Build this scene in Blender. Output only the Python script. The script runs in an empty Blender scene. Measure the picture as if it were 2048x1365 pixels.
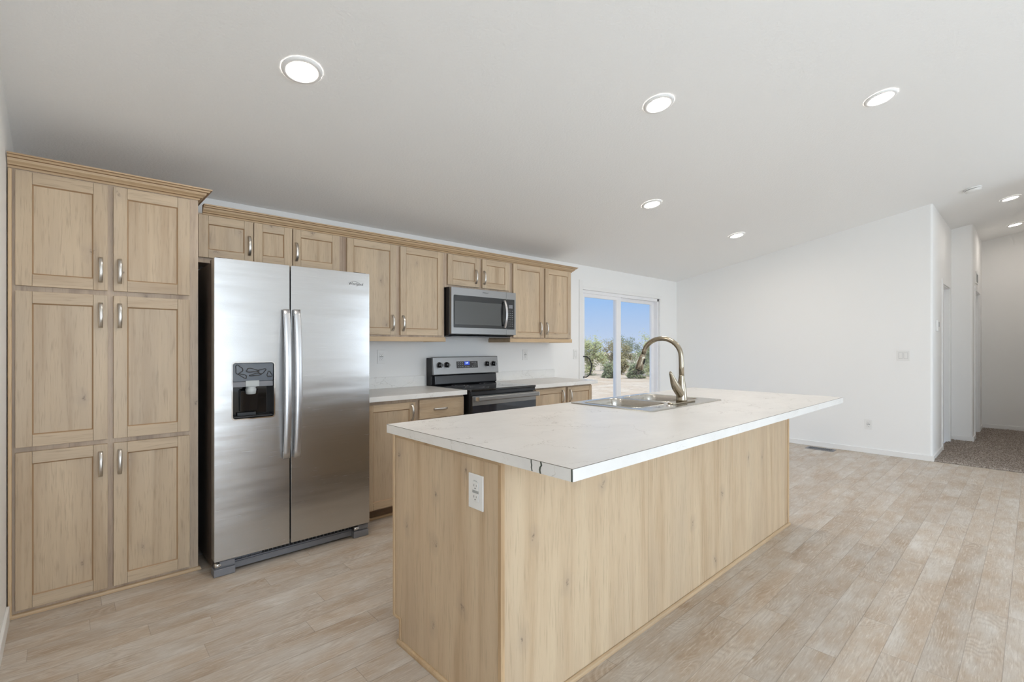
import bpy, bmesh, math, random
from mathutils import Vector, Matrix
PI = math.pi
random.seed(11)
C = bpy.context.scene.collection
SC = bpy.context.scene

# ------------------------------------------------------------------ camera, sky, sun, added window fill, exposure
cam_d = bpy.data.cameras.new('camera'); cam = bpy.data.objects.new('camera', cam_d); C.objects.link(cam)
cam.location = (0, 0, 1.277)
cam.rotation_euler = (PI/2, 0, math.atan2(1046, 967) - PI/2)
cam_d.sensor_width = 36.0; cam_d.lens = 36.0*967/2048
cam_d.shift_y = 10.5/2048; cam_d.clip_start = 0.05; cam_d.clip_end = 500
SC.camera = cam
SC.view_settings.view_transform = 'Standard'; SC.view_settings.look = 'None'
SC.view_settings.exposure = -0.19; SC.view_settings.gamma = 1.0; SC.view_settings.use_curve_mapping = False

SC.cycles.diffuse_bounces = 10; SC.cycles.max_bounces = 14                 # a white room needs many bounces
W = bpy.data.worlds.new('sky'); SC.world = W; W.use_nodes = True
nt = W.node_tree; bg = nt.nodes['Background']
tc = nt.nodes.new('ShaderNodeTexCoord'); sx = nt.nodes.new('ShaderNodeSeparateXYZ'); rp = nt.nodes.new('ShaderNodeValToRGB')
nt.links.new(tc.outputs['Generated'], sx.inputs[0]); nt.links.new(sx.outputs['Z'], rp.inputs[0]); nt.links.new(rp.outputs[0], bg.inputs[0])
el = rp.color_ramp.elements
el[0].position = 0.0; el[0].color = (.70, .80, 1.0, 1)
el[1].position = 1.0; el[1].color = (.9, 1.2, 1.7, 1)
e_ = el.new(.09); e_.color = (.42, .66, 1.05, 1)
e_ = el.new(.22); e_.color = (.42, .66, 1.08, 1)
e_ = el.new(.40); e_.color = (.9, 1.2, 1.7, 1)  # overhead sky raised, out of view, to send more light indoors
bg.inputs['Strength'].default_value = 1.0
sd = bpy.data.lights.new('sun', 'SUN'); sd.energy = 2.3; sd.angle = .01; sd.color = (1, .95, .87)
so = bpy.data.objects.new('sun', sd); C.objects.link(so); so.rotation_euler = (math.radians(33), 0, math.radians(-28))

XL0 = -.20
# fill lamps at unseen rear windows, added behind the camera to light the room
ADDED_REAR_WINDOWS = [(-.08, 1.60), (5.15, 6.95)]
for (a, b) in ADDED_REAR_WINDOWS:
    ld = bpy.data.lights.new('window_daylight', 'AREA'); ld.shape = 'RECTANGLE'; ld.size = b-a-.1; ld.size_y = 1.95 if a < 1 else 1.45     # left opening made tall as an added glazed door, lighting low fronts
    ld.energy = (62 if a < 1 else 34)*(b-a); ld.color = (.765, .885, 1.0)
    lo = bpy.data.objects.new('window_daylight', ld); C.objects.link(lo)
    lo.location = ((a+b)/2, -3.93, 1.09 if a < 1 else 1.35); lo.rotation_euler = (PI/2, 0, PI)   # emits toward +Y
    lo.rotation_euler = Vector((0, 1, 0)).to_track_quat('-Z', 'Z').to_euler()
ADDED_SIDE_WINDOW = (-3.45, -1.05)                                          # unseen left-wall window, added to even out the light
ld = bpy.data.lights.new('window_daylight', 'AREA'); ld.shape = 'RECTANGLE'; ld.size = 2.3; ld.size_y = 1.4  # fill lamp standing at the added side window
ld.energy = 50; ld.color = (.765, .885, 1.0)
lo = bpy.data.objects.new('window_daylight', ld); C.objects.link(lo)
lo.location = (XL0 + .07, -2.25, 1.35); lo.rotation_euler = Vector((1, 0, 0)).to_track_quat('-Z', 'Z').to_euler()

# ------------------------------------------------------------------ materials
def newmat(name):
    m = bpy.data.materials.new(name); m.use_nodes = True
    return m, m.node_tree, m.node_tree.nodes['Principled BSDF']
def simple(name, col, rough=.5, metal=0, spec=.5, coat=0, emis=None, es=0):
    m, t, p = newmat(name)
    p.inputs['Base Color'].default_value = (*col, 1); p.inputs['Roughness'].default_value = rough
    p.inputs['Metallic'].default_value = metal; p.inputs['Specular IOR Level'].default_value = spec
    p.inputs['Coat Weight'].default_value = coat
    if emis: p.inputs['Emission Color'].default_value = (*emis, 1); p.inputs['Emission Strength'].default_value = es
    return m
def srgb(r, g, b):
    f = lambda c: (c/255/12.92 if c/255 <= .04045 else ((c/255+.055)/1.055)**2.4)
    return (f(r), f(g), f(b))
class N:
    """tiny node graph helper"""
    def __init__(s, t): s.t = t
    def n(s, typ, **kw):
        nd = s.t.nodes.new(typ)
        for k, v in kw.items(): setattr(nd, k, v)
        return nd
    def set(s, nd, key, v):
        if hasattr(v, 'is_linked') or isinstance(v, bpy.types.NodeSocket): s.t.links.new(v, nd.inputs[key])
        else: nd.inputs[key].default_value = v
    def math(s, op, a, b=None, c=None, clamp=False):
        nd = s.n('ShaderNodeMath', operation=op, use_clamp=clamp); s.set(nd, 0, a)
        if b is not None: s.set(nd, 1, b)
        if c is not None: s.set(nd, 2, c)
        return nd.outputs[0]
    def vmul(s, v, vec):
        nd = s.n('ShaderNodeVectorMath', operation='MULTIPLY'); s.set(nd, 0, v); nd.inputs[1].default_value = vec; return nd.outputs[0]
    def vadd(s, v, w):
        nd = s.n('ShaderNodeVectorMath', operation='ADD'); s.set(nd, 0, v); s.set(nd, 1, w); return nd.outputs[0]
    def noise(s, vec, scale, detail=3, rough=.5, dist=0):
        nd = s.n('ShaderNodeTexNoise'); s.set(nd, 'Vector', vec); nd.inputs['Scale'].default_value = scale
        nd.inputs['Detail'].default_value = detail; nd.inputs['Roughness'].default_value = rough; nd.inputs['Distortion'].default_value = dist
        return nd.outputs[0]
    def ramp(s, fac, stops):
        nd = s.n('ShaderNodeValToRGB'); s.set(nd, 0, fac); e = nd.color_ramp.elements
        while len(e) < len(stops): e.new(.5)
        for i, (p, c) in enumerate(stops):
            e[i].position = p; e[i].color = (*c, 1) if len(c) == 3 else c
        return nd.outputs[0]
    def mix(s, fac, a, b, mode='MIX'):
        nd = s.n('ShaderNodeMix', data_type='RGBA', blend_type=mode); s.set(nd, 0, fac)
        for k, v in ((6, a), (7, b)):
            if isinstance(v, tuple): nd.inputs[k].default_value = (*v, 1) if len(v) == 3 else v
            else: s.t.links.new(v, nd.inputs[k])
        return nd.outputs[2]
    def bump(s, h, strength, dist, p):
        nd = s.n('ShaderNodeBump'); s.set(nd, 'Height', h); nd.inputs['Strength'].default_value = strength; nd.inputs['Distance'].default_value = dist
        s.t.links.new(nd.outputs[0], p.inputs['Normal'])
    def coords(s, rnd=True):
        tcn = s.n('ShaderNodeTexCoord'); v = tcn.outputs['Object']
        if rnd:
            oi = s.n('ShaderNodeObjectInfo'); cb = s.n('ShaderNodeCombineXYZ')
            for i, k in enumerate((17.3, 9.1, 23.7)): s.set(cb, i, s.math('MULTIPLY', oi.outputs['Random'], k))
            v = s.vadd(v, cb.outputs[0])
        return v

def wood(name, axis='Z', light=(199, 178, 150), mid=(187, 166, 139), dark=(173, 150, 122), grey=(176, 161, 142), rough=.42, knots=True, fine=.45):
    m, t, p = newmat(name); g = N(t); v = g.coords()
    st = {'Z': (1, 1, .06), 'X': (.06, 1, 1), 'Y': (1, .06, 1)}[axis]
    st2 = {'Z': (1, 1, .22), 'X': (.22, 1, 1), 'Y': (1, .22, 1)}[axis]
    vs = g.vmul(v, st); v2 = g.vmul(v, st2)
    a = g.noise(vs, 14, 3, .55, .3)
    col = g.ramp(a, [(.30, srgb(*dark)), (.46, srgb(*mid)), (.66, srgb(*light))])
    gr = g.noise(v2, 4.2, 3, .5)
    gm = g.math('MULTIPLY', g.math('SUBTRACT', gr, .47, clamp=True), 4.0, clamp=True)
    col = g.mix(g.math('MULTIPLY', gm, .55), col, srgb(*grey))
    fl = g.noise(vs, 150, 2, .6)                                     # fine grain lines
    fm = g.math('MULTIPLY', g.math('SUBTRACT', .47, fl, clamp=True), 5, clamp=True)
    col = g.mix(g.math('MULTIPLY', fm, fine), col, srgb(*[int(c*.84) for c in dark]))
    if knots:
        wob = g.n('ShaderNodeVectorMath', operation='SCALE')
        nn = g.n('ShaderNodeTexNoise'); g.set(nn, 'Vector', v); nn.inputs['Scale'].default_value = 18
        t.links.new(nn.outputs['Color'], wob.inputs[0]); wob.inputs['Scale'].default_value = .045
        vk = g.vadd(v, wob.outputs[0]); sv = g.n('ShaderNodeSeparateXYZ'); t.links.new(vk, sv.inputs[0])
        cv = g.n('ShaderNodeCombineXYZ'); kx, kz = {'Z': (1, .6), 'X': (.6, 1), 'Y': (.6, 1)}[axis]
        g.set(cv, 0, g.math('MULTIPLY', g.math('ADD', sv.outputs['X'], sv.outputs['Y']), kx)); g.set(cv, 1, g.math('MULTIPLY', sv.outputs['Z'], kz))
        vo = g.n('ShaderNodeTexVoronoi', voronoi_dimensions='2D'); t.links.new(cv.outputs[0], vo.inputs['Vector']); vo.inputs['Scale'].default_value = 4.3
        d = vo.outputs['Distance']
        sc = g.n('ShaderNodeSeparateColor'); t.links.new(vo.outputs['Color'], sc.inputs[0])
        on = g.math('GREATER_THAN', sc.outputs[0], .53)
        halo = g.math('MULTIPLY', g.math('SUBTRACT', 1, g.math('DIVIDE', d, .17), clamp=True), on)
        col = g.mix(g.math('MULTIPLY', halo, .34), col, srgb(150, 134, 120))
        core = g.math('MULTIPLY', g.math('SUBTRACT', 1, g.math('DIVIDE', d, .040), clamp=True), on)
        core = g.math('POWER', core, .6)
        brk = g.noise(v, 120, 2, .6)
        core = g.math('MULTIPLY', core, g.math('MULTIPLY', g.math('SUBTRACT', brk, .42, clamp=True), 6, clamp=True))
        col = g.mix(g.math('MULTIPLY', core, .75), col, srgb(92, 80, 72))
    t.links.new(col, p.inputs['Base Color']); p.inputs['Roughness'].default_value = rough
    p.inputs['Specular IOR Level'].default_value = .45
    g.bump(fl, .12, .002, p)
    return m
M = {}
M['wood_v'] = wood('pickled_alder_vertical', 'Z')
M['wood_h'] = wood('pickled_alder_horizontal', 'X')
M['frame_v'] = wood('face_frame_vertical', 'Z', mid=(182, 161, 139), light=(198, 178, 156), dark=(160, 139, 120))
M['frame_h'] = wood('face_frame_horizontal', 'X', mid=(180, 159, 137), light=(195, 175, 153), dark=(158, 137, 118), knots=False)
M['mould'] = wood('moulding_wood', 'X', light=(198, 172, 138), mid=(187, 160, 126), dark=(172, 144, 110), grey=(178, 156, 128), knots=False, fine=.25)
M['mould_v'] = wood('moulding_wood_vertical', 'Z', light=(214, 187, 150), mid=(203, 173, 135), dark=(180, 150, 114), grey=(190, 165, 135), knots=False)
M['glaze'] = simple('brown_glaze', srgb(160, 130, 98), .5)
M['inside'] = simple('dark_wood_underside', srgb(120, 98, 78), .6)
M['panel'] = wood('island_laminate_panel', 'Z', light=(210, 189, 159), mid=(202, 179, 149), dark=(188, 162, 130), grey=(188, 168, 143), rough=.45, fine=.42)

def stainless(name, col=(.60, .59, .58), rough=.24, wave=.0, axis='X', fine=.04):
    m, t, p = newmat(name); g = N(t); v = g.coords(False)
    p.inputs['Metallic'].default_value = 1
    vs = g.vmul(v, {'X': (.02, 1, 1), 'Z': (1, 1, .02)}[axis])
    f = g.noise(vs, 420, 2, .6)
    c = g.mix(f, tuple(x*.93 for x in col), tuple(min(1, x*1.07) for x in col)); t.links.new(c, p.inputs['Base Color'])
    r = g.math('MULTIPLY_ADD', f, .10, rough-.05); t.links.new(r, p.inputs['Roughness'])
    lo = g.noise(g.vmul(v, (.45, 1, 3.2)), 2.3, 2, .4)
    h = g.math('ADD', g.math('MULTIPLY', f, fine*.01), g.math('MULTIPLY', lo, wave))
    g.bump(h, 1.0, 1.0, p)
    return m
M['steel_door'] = stainless('brushed_stainless_door', (.565, .56, .555), .25, .0045, fine=.004)
M['steel'] = stainless('brushed_stainless', (.30, .30, .30), .38, 0, fine=.0)
M['steel_v'] = stainless('brushed_stainless_vertical', (.60, .60, .61), .34, .0, 'Z', fine=0)
M['sink'] = stainless('sink_steel', (.58, .56, .52), .22, .002)
M['nickel'] = stainless('satin_nickel', (.60, .57, .53), .30, .0, 'Z', fine=0)
M['faucet'] = simple('champagne_nickel', (.42, .37, .29), .25, 1)
M['chrome'] = simple('polished_chrome', (.8, .8, .8), .08, 1)
M['black_gloss'] = simple('black_gloss', (.008, .008, .009), .06, 0, .5, .3)
M['black'] = simple('black_plastic', (.012, .012, .013), .35)
M['black_enamel'] = simple('black_enamel', (.022, .023, .027), .22)
M['glass_dark'] = simple('dark_oven_glass', (.012, .018, .032), .05, 0, .6, .4)
M['mesh_glass'] = simple('microwave_window', (.075, .078, .076), .22, 0, .5)
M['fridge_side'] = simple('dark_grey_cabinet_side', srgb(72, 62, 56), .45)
M['grille'] = simple('grey_plastic', srgb(120, 121, 126), .4)
M['gasket'] = simple('dark_gasket', (.03, .028, .028), .6)
M['film'] = simple('clouded_protective_film', srgb(98, 106, 116), .18, 0, .8, .6)
M['white_plastic'] = simple('white_plastic', srgb(232, 232, 230), .35)
M['slot'] = simple('slot_dark', (.02, .02, .02), .6)
M['paddle'] = simple('grey_lever_plastic', srgb(176, 180, 180), .25)
M['trim_white'] = simple('white_trim_paint', srgb(236, 236, 235), .4)
M['vinyl'] = simple('white_vinyl_frame', srgb(238, 238, 240), .35)
M['display_blue'] = simple('blue_clock_display', (.01, .02, .10), .2, emis=(.02, .07, .65), es=.8)
M['digits'] = simple('lit_digits', (.6, .8, 1), .3, emis=(.55, .8, 1), es=1.6)
M['label_grey'] = simple('pale_grey_print', srgb(170, 172, 172), .4)
M['logo_grey'] = simple('grey_lettering', srgb(95, 95, 96), .35, .6)
M['diffuser'] = simple('lit_diffuser', (1, 1, 1), .4, emis=(1, .92, .83), es=240)
M['diffuser_hall'] = simple('lit_hall_diffuser', (1, 1, 1), .4, emis=(1, .91, .83), es=95)
M['seam'] = simple('dark_laminate_seam', srgb(112, 104, 92), .5)
M['vein_green'] = simple('dark_green_vein', srgb(72, 78, 68), .4)

def paint(name, col, bump=.15, sc=120):
    m, t, p = newmat(name); g = N(t); v = g.coords(False)
    p.inputs['Base Color'].default_value = (*col, 1); p.inputs['Roughness'].default_value = .75; p.inputs['Specular IOR Level'].default_value = .25
    g.bump(g.noise(v, sc, 3, .6), bump, .004, p); return m
M['wall'] = paint('white_wall_paint', srgb(239, 239, 238))
M['ceil'] = paint('white_ceiling_texture', srgb(240, 240, 239), .5, 70)

def laminate(name, col, vein):
    m, t, p = newmat(name); g = N(t); v = g.coords(False)
    cl = g.noise(g.vmul(v, (.7, 1.3, 1)), 5, 4, .6)
    c = g.ramp(cl, [(.3, tuple(x*.93 for x in col)), (.7, tuple(min(1, x*1.03) for x in col))])
    mott = g.noise(v, 55, 3, .6)
    c = g.mix(g.math('MULTIPLY', g.math('SUBTRACT', .5, mott, clamp=True), .35), c, tuple(x*.75 for x in col))
    wn = g.n('ShaderNodeTexNoise'); g.set(wn, 'Vector', v); wn.inputs['Scale'].default_value = 3.2; wn.inputs['Detail'].default_value = 6; wn.inputs['Roughness'].default_value = .6
    wv = g.n('ShaderNodeVectorMath', operation='SCALE'); t.links.new(wn.outputs['Color'], wv.inputs[0]); wv.inputs['Scale'].default_value = .42
    vv = g.vadd(v, wv.outputs[0])
    vo = g.n('ShaderNodeTexVoronoi', feature='DISTANCE_TO_EDGE'); g.set(vo, 'Vector', g.vmul(vv, (.8, 1.5, 1.5))); vo.inputs['Scale'].default_value = 2.6
    line = g.math('SUBTRACT', 1, g.math('DIVIDE', vo.outputs['Distance'], .008), clamp=True)
    msk = g.math('MULTIPLY', g.math('SUBTRACT', g.noise(v, 2.7, 2, .5), .43, clamp=True), 5, clamp=True)
    line = g.math('MULTIPLY', line, g.math('MULTIPLY', msk, .85))
    c = g.mix(line, c, vein)
    t.links.new(c, p.inputs['Base Color']); p.inputs['Roughness'].default_value = .33; p.inputs['Specular IOR Level'].default_value = .4
    return m
M['counter'] = laminate('marble_laminate', srgb(219, 217, 214), srgb(140, 134, 124))
M['edge'] = laminate('marble_laminate_edge', srgb(232, 231, 228), srgb(188, 184, 172))
M['splash'] = laminate('marble_laminate_splash', srgb(232, 232, 230), srgb(165, 163, 155))

def floor_mat():
    m, t, p = newmat('weathered_plank_vinyl'); g = N(t); v = g.coords(False)
    s = g.n('ShaderNodeSeparateXYZ'); t.links.new(v, s.inputs[0]); x, y = s.outputs['X'], s.outputs['Y']
    rw = .1165
    ry = g.math('DIVIDE', g.math('ADD', y, 10 - .067 % rw), rw); row = g.math('FLOOR', ry); fy = g.math('FRACT', ry)
    w1 = g.n('ShaderNodeTexWhiteNoise', noise_dimensions='1D'); g.set(w1, 'W', row)
    L = .92
    rx = g.math('ADD', g.math('DIVIDE', g.math('ADD', x, 20), L), w1.outputs['Value']); cx = g.math('FLOOR', rx); fx = g.math('FRACT', rx)
    cb = g.n('ShaderNodeCombineXYZ'); g.set(cb, 0, cx); g.set(cb, 1, row)
    w2 = g.n('ShaderNodeTexWhiteNoise', noise_dimensions='2D'); t.links.new(cb.outputs[0], w2.inputs['Vector'])
    w3 = g.n('ShaderNodeSeparateColor'); t.links.new(w2.outputs['Color'], w3.inputs[0])
    off = g.n('ShaderNodeCombineXYZ'); g.set(off, 0, g.math('MULTIPLY', w3.outputs[0], 37)); g.set(off, 1, g.math('MULTIPLY', w3.outputs[1], 53)); g.set(off, 2, g.math('MULTIPLY', w3.outputs[2], 11))
    pv = g.vadd(v, off.outputs[0])
    blot = g.noise(g.vmul(pv, (.55, 1.3, 1)), 5.5, 5, .62)
    col = g.ramp(blot, [(.28, srgb(172, 151, 129)), (.42, srgb(184, 168, 150)), (.55, srgb(192, 182, 170)), (.72, srgb(207, 202, 195))])
    tone = g.ramp(w2.outputs['Value'], [(0, (.86, .85, .84)), (.5, (.97, .97, .97)), (1, (1.05, 1.06, 1.07))])
    col = g.mix(.8, col, tone, 'MULTIPLY')
    # cathedral grain rings
    rings = g.noise(g.vmul(pv, (.55, 2.4, 1)), 2.6, 1, .4, .1)
    rs = g.math('SINE', g.math('MULTIPLY', rings, 235))
    rm = g.math('MULTIPLY', g.math('SUBTRACT', g.noise(pv, 4.0, 2, .5), .46, clamp=True), 6, clamp=True)
    rl = g.math('MULTIPLY', g.math('SUBTRACT', rs, .25, clamp=True), rm)
    col = g.mix(g.math('MULTIPLY', rl, .36), col, srgb(214, 205, 192))
    rd = g.math('MULTIPLY', g.math('SUBTRACT', g.math('MULTIPLY', rs, -1), .4, clamp=True), rm)
    col = g.mix(g.math('MULTIPLY', rd, .30), col, srgb(140, 118, 96))
    # fine fibre along the plank and scratchy white wash
    fb = g.noise(g.vmul(pv, (.06, 1, 1)), 190, 3, .65)
    col = g.mix(g.math('MULTIPLY', g.math('SUBTRACT', .5, fb, clamp=True), 1.5, clamp=True), col, srgb(136, 116, 96))
    fw = g.noise(g.vmul(pv, (.10, 1, 1)), 120, 3, .7)
    col = g.mix(g.math('MULTIPLY', g.math('SUBTRACT', fw, .53, clamp=True), 3.0, clamp=True), col, srgb(220, 214, 205))
    # joints
    jy = g.math('LESS_THAN', g.math('MINIMUM', fy, g.math('SUBTRACT', 1, fy)), .013)
    jx = g.math('LESS_THAN', g.math('MINIMUM', fx, g.math('SUBTRACT', 1, fx)), .0014)
    jm = g.math('MULTIPLY', g.math('MAXIMUM', jy, jx), g.math('MULTIPLY_ADD', g.noise(v, 1.5, 1, .5), 1.3, -.15, clamp=True))
    col = g.mix(g.math('MULTIPLY', jm, .8), col, srgb(112, 100, 90))
    t.links.new(col, p.inputs['Base Color'])
    p.inputs['Roughness'].default_value = .42; p.inputs['Specular IOR Level'].default_value = .4
    g.bump(fb, .15, .002, p)
    return m
M['floor'] = floor_mat()
def carpet_mat():
    m, t, p = newmat('speckled_carpet'); g = N(t); v = g.coords(False)
    a = g.noise(v, 85, 4, .75); b = g.noise(v, 5, 3, .5)
    c = g.ramp(a, [(.38, srgb(110, 96, 86)), (.5, srgb(178, 165, 154)), (.60, srgb(232, 224, 216))])
    c = g.mix(g.math('MULTIPLY', b, .35), c, srgb(170, 156, 144)); t.links.new(c, p.inputs['Base Color'])
    p.inputs['Roughness'].default_value = 1; p.inputs['Specular IOR Level'].default_value = .05
    g.bump(a, 1, .02, p); return m
M['carpet'] = carpet_mat()
def ground_mat():
    m, t, p = newmat('desert_soil'); g = N(t); v = g.coords(False)
    a = g.noise(v, .7, 4, .6); c = g.ramp(a, [(.35, srgb(214, 182, 148)), (.65, srgb(232, 208, 180))])
    b = g.noise(g.vmul(v, (.6, 1.2, 1)), 5, 4, .7)
    c = g.mix(g.math('MULTIPLY', g.math('SUBTRACT', b, .56, clamp=True), 5, clamp=True), c, srgb(150, 110, 85))
    t.links.new(c, p.inputs['Base Color']); p.inputs['Roughness'].default_value = .95; g.bump(b, .6, .1, p); return m
M['soil'] = ground_mat()
def leaf(name, c1, c2):
    m, t, p = newmat(name); g = N(t); v = g.coords(False)
    c = g.mix(g.noise(v, 2.2, 3, .6), srgb(*c1), srgb(*c2)); t.links.new(c, p.inputs['Base Color']); p.inputs['Roughness'].default_value = .8
    return m
M['leaf_pale'] = leaf('pale_green_foliage', (168, 168, 110), (206, 202, 150))
M['leaf_mid'] = leaf('grey_green_foliage', (130, 136, 96), (172, 172, 126))
M['leaf_brown'] = leaf('dry_brown_green_foliage', (150, 132, 92), (176, 164, 112))
M['leaf_dark'] = leaf('dark_green_foliage', (100, 108, 76), (138, 142, 104))
M['twig'] = simple('grey_brown_twig', srgb(140, 122, 104), .9)
def glass_mat():
    m = bpy.data.materials.new('clear_glass'); m.use_nodes = True; t = m.node_tree; t.nodes.clear(); g = N(t)
    o = g.n('ShaderNodeOutputMaterial'); tr = g.n('ShaderNodeBsdfTransparent'); gl = g.n('ShaderNodeBsdfGlossy'); gl.inputs['Roughness'].default_value = .02
    tr.inputs[0].default_value = (.95, .97, .98, 1)
    lw = g.n('ShaderNodeLayerWeight'); lw.inputs['Blend'].default_value = .5; mx = g.n('ShaderNodeMixShader')
    fac = g.math('MULTIPLY_ADD', g.math('POWER', lw.outputs['Facing'], 5), .6, .03)
    t.links.new(fac, mx.inputs[0]); t.links.new(tr.outputs[0], mx.inputs[1]); t.links.new(gl.outputs[0], mx.inputs[2]); t.links.new(mx.outputs[0], o.inputs[0])
    return m
M['glass'] = glass_mat()

# ------------------------------------------------------------------ mesh helpers (world coordinates in, stored relative to the parent thing)
class MB:
    def __init__(s): s.v = []; s.f = []; s.m = []; s.sm = []
    def add(s, vs, fs, mi=0, smooth=False):
        b = len(s.v); s.v += [tuple(x) for x in vs]
        for f in fs: s.f.append([b+i for i in f]); s.m.append(mi); s.sm.append(smooth)
        return s
    def box(s, x0, x1, y0, y1, z0, z1, mi=0):
        v = [(x, y, z) for x in (x0, x1) for y in (y0, y1) for z in (z0, z1)]
        return s.add(v, [(0, 1, 3, 2), (4, 6, 7, 5), (0, 4, 5, 1), (2, 3, 7, 6), (0, 2, 6, 4), (1, 5, 7, 3)], mi)
    def prism(s, poly, a0, a1, axis='X', mi=0, smooth=False):
        n = len(poly); vs = []
        for a in (a0, a1):
            for (p, q) in poly: vs.append({'X': (a, p, q), 'Y': (p, a, q), 'Z': (p, q, a)}[axis])
        s.add(vs, [tuple(range(n)), tuple(range(2*n-1, n-1, -1))], mi)
        return s.add(vs, [(i, (i+1) % n, (i+1) % n+n, i+n) for i in range(n)], mi, smooth)
    def tube(s, pts, radii, seg=16, mi=0, cap=True, squash=None):
        pts = [Vector(p) for p in pts]; n = len(pts)
        if not hasattr(radii, '__len__'): radii = [radii]*n
        up = None; rings = []
        for i, p in enumerate(pts):
            d = (pts[min(i+1, n-1)]-pts[max(i-1, 0)]).normalized()
            if up is None:
                up = Vector((0, 0, 1)) if abs(d.z) < .9 else Vector((1, 0, 0))
            a = d.cross(up).normalized(); b = a.cross(d).normalized(); up = b
            r = radii[i]; sa, sb = (1, 1) if squash is None else squash
            rings.append([p+a*(math.cos(t)*r*sa)+b*(math.sin(t)*r*sb) for t in [2*PI*k/seg for k in range(seg)]])
        vs = [q for r in rings for q in r]
        fs = [(i*seg+k, i*seg+(k+1) % seg, (i+1)*seg+(k+1) % seg, (i+1)*seg+k) for i in range(n-1) for k in range(seg)]
        s.add(vs, fs, mi, True)
        if cap: s.add(rings[0], [tuple(range(seg-1, -1, -1))], mi); s.add(rings[-1], [tuple(range(seg))], mi)
        return s
    def sweep(s, path, sect, mi=0, smooth=True):
        """path: list of (point, axisA, axisB); sect: list of (a,b) offsets"""
        n = len(sect); vs = []
        for (p, A, B) in path:
            for (a, b) in sect: vs.append(Vector(p)+Vector(A)*a+Vector(B)*b)
        s.add(vs, [(i*n+k, i*n+(k+1) % n, (i+1)*n+(k+1) % n, (i+1)*n+k) for i in range(len(path)-1) for k in range(n)], mi, smooth)
        s.add(vs[:n], [tuple(range(n-1, -1, -1))], mi); s.add(vs[-n:], [tuple(range(n))], mi)
        return s
    def lathe(s, c, prof, axis='Z', seg=32, mi=0, smooth=True):
        vs = []
        for (r, h) in prof:
            for k in range(seg):
                a = 2*PI*k/seg; u, w = r*math.cos(a), r*math.sin(a)
                vs.append({'Z': (c[0]+u, c[1]+w, c[2]+h), 'Y': (c[0]+u, c[1]+h, c[2]+w), 'X': (c[0]+h, c[1]+u, c[2]+w)}[axis])
        n = len(prof)
        s.add(vs, [(i*seg+k, i*seg+(k+1) % seg, (i+1)*seg+(k+1) % seg, (i+1)*seg+k) for i in range(n-1) for k in range(seg)], mi, smooth)
        return s
    def plate(s, outer, holes, c0, c1, axis, mi=0, msides=None):
        """plate with holes, thickness c0..c1 along axis"""
        mp = {'X': lambda a, b, c: (c, a, b), 'Y': lambda a, b, c: (a, c, b), 'Z': lambda a, b, c: (a, b, c)}[axis]
        bm = bmesh.new(); es = []; loops = [outer]+holes
        for lp in loops:
            vs = [bm.verts.new((a, b, 0)) for (a, b) in lp]
            for i in range(len(vs)): es.append(bm.edges.new((vs[i], vs[(i+1) % len(vs)])))
        bmesh.ops.triangle_fill(bm, use_beauty=True, use_dissolve=False, edges=es)
        bm.verts.ensure_lookup_table(); bm.verts.index_update()
        V = [(v.co.x, v.co.y) for v in bm.verts]; F = [tuple(v.index for v in f.verts) for f in bm.faces]; bm.free()
        for c in (c0, c1): s.add([mp(a, b, c) for a, b in V], F, mi)
        for lp in loops:
            n = len(lp); vs = [mp(a, b, c0) for a, b in lp]+[mp(a, b, c1) for a, b in lp]
            s.add(vs, [(i, (i+1) % n, (i+1) % n+n, i+n) for i in range(n)], mi if msides is None else msides)
        return s
def rrect(x0, x1, y0, y1, r, seg=6):
    out = []
    for (cx, cy, a0) in ((x1-r, y0+r, -PI/2), (x1-r, y1-r, 0), (x0+r, y1-r, PI/2), (x0+r, y0+r, PI)):
        for k in range(seg+1):
            a = a0+PI/2*k/seg; out.append((cx+r*math.cos(a), cy+r*math.sin(a)))
    return out
def wpos(o):
    return Vector((0, 0, 0)) if o is None else wpos(o.parent)+Vector(o.location)
def obj(name, mb, mats, parent=None, bevel=0, origin=None, seg=2):
    base = wpos(parent)
    org = Vector(origin) if origin is not None else base
    me = bpy.data.meshes.new(name); me.from_pydata([tuple(Vector(v)-org) for v in mb.v], [], mb.f)
    if not isinstance(mats, (list, tuple)): mats = [mats]
    for m in mats: me.materials.append(M[m])
    for p, mi, sm in zip(me.polygons, mb.m, mb.sm): p.material_index = mi; p.use_smooth = sm
    bm = bmesh.new(); bm.from_mesh(me); bmesh.ops.remove_doubles(bm, verts=bm.verts, dist=1e-5)
    bmesh.ops.recalc_face_normals(bm, faces=bm.faces); bm.to_mesh(me); bm.free()
    o = bpy.data.objects.new(name, me); C.objects.link(o)
    if parent is not None: o.parent = parent
    o.location = org-base
    if bevel:
        md = o.modifiers.new('bevel', 'BEVEL'); md.width = bevel; md.segments = seg; md.limit_method = 'ANGLE'; md.angle_limit = math.radians(40)
        md.harden_normals = False
    return o
def tag(o, label, cat, group=None):
    o['label'] = label; o['category'] = cat
    if group: o['group'] = group
    return o
def thing(name, label, cat, loc, group=None):
    o = bpy.data.objects.new(name, None); C.objects.link(o); o.location = loc; o.empty_display_size = .1
    return tag(o, label, cat, group)
def struct(name, mb, mats, parent=None, bevel=0):
    o = obj(name, mb, mats, parent, bevel)
    if parent is None: o['kind'] = 'structure'
    return o
def dup_tree(root, loc, label):
    def cp(o, par):
        c = o.copy(); C.objects.link(c)
        if par is not None: c.parent = par
        for ch in [k for k in bpy.data.objects if k.parent == o]: cp(ch, c)
        return c
    r = cp(root, None); r.location = loc; r['label'] = label; return r
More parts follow.
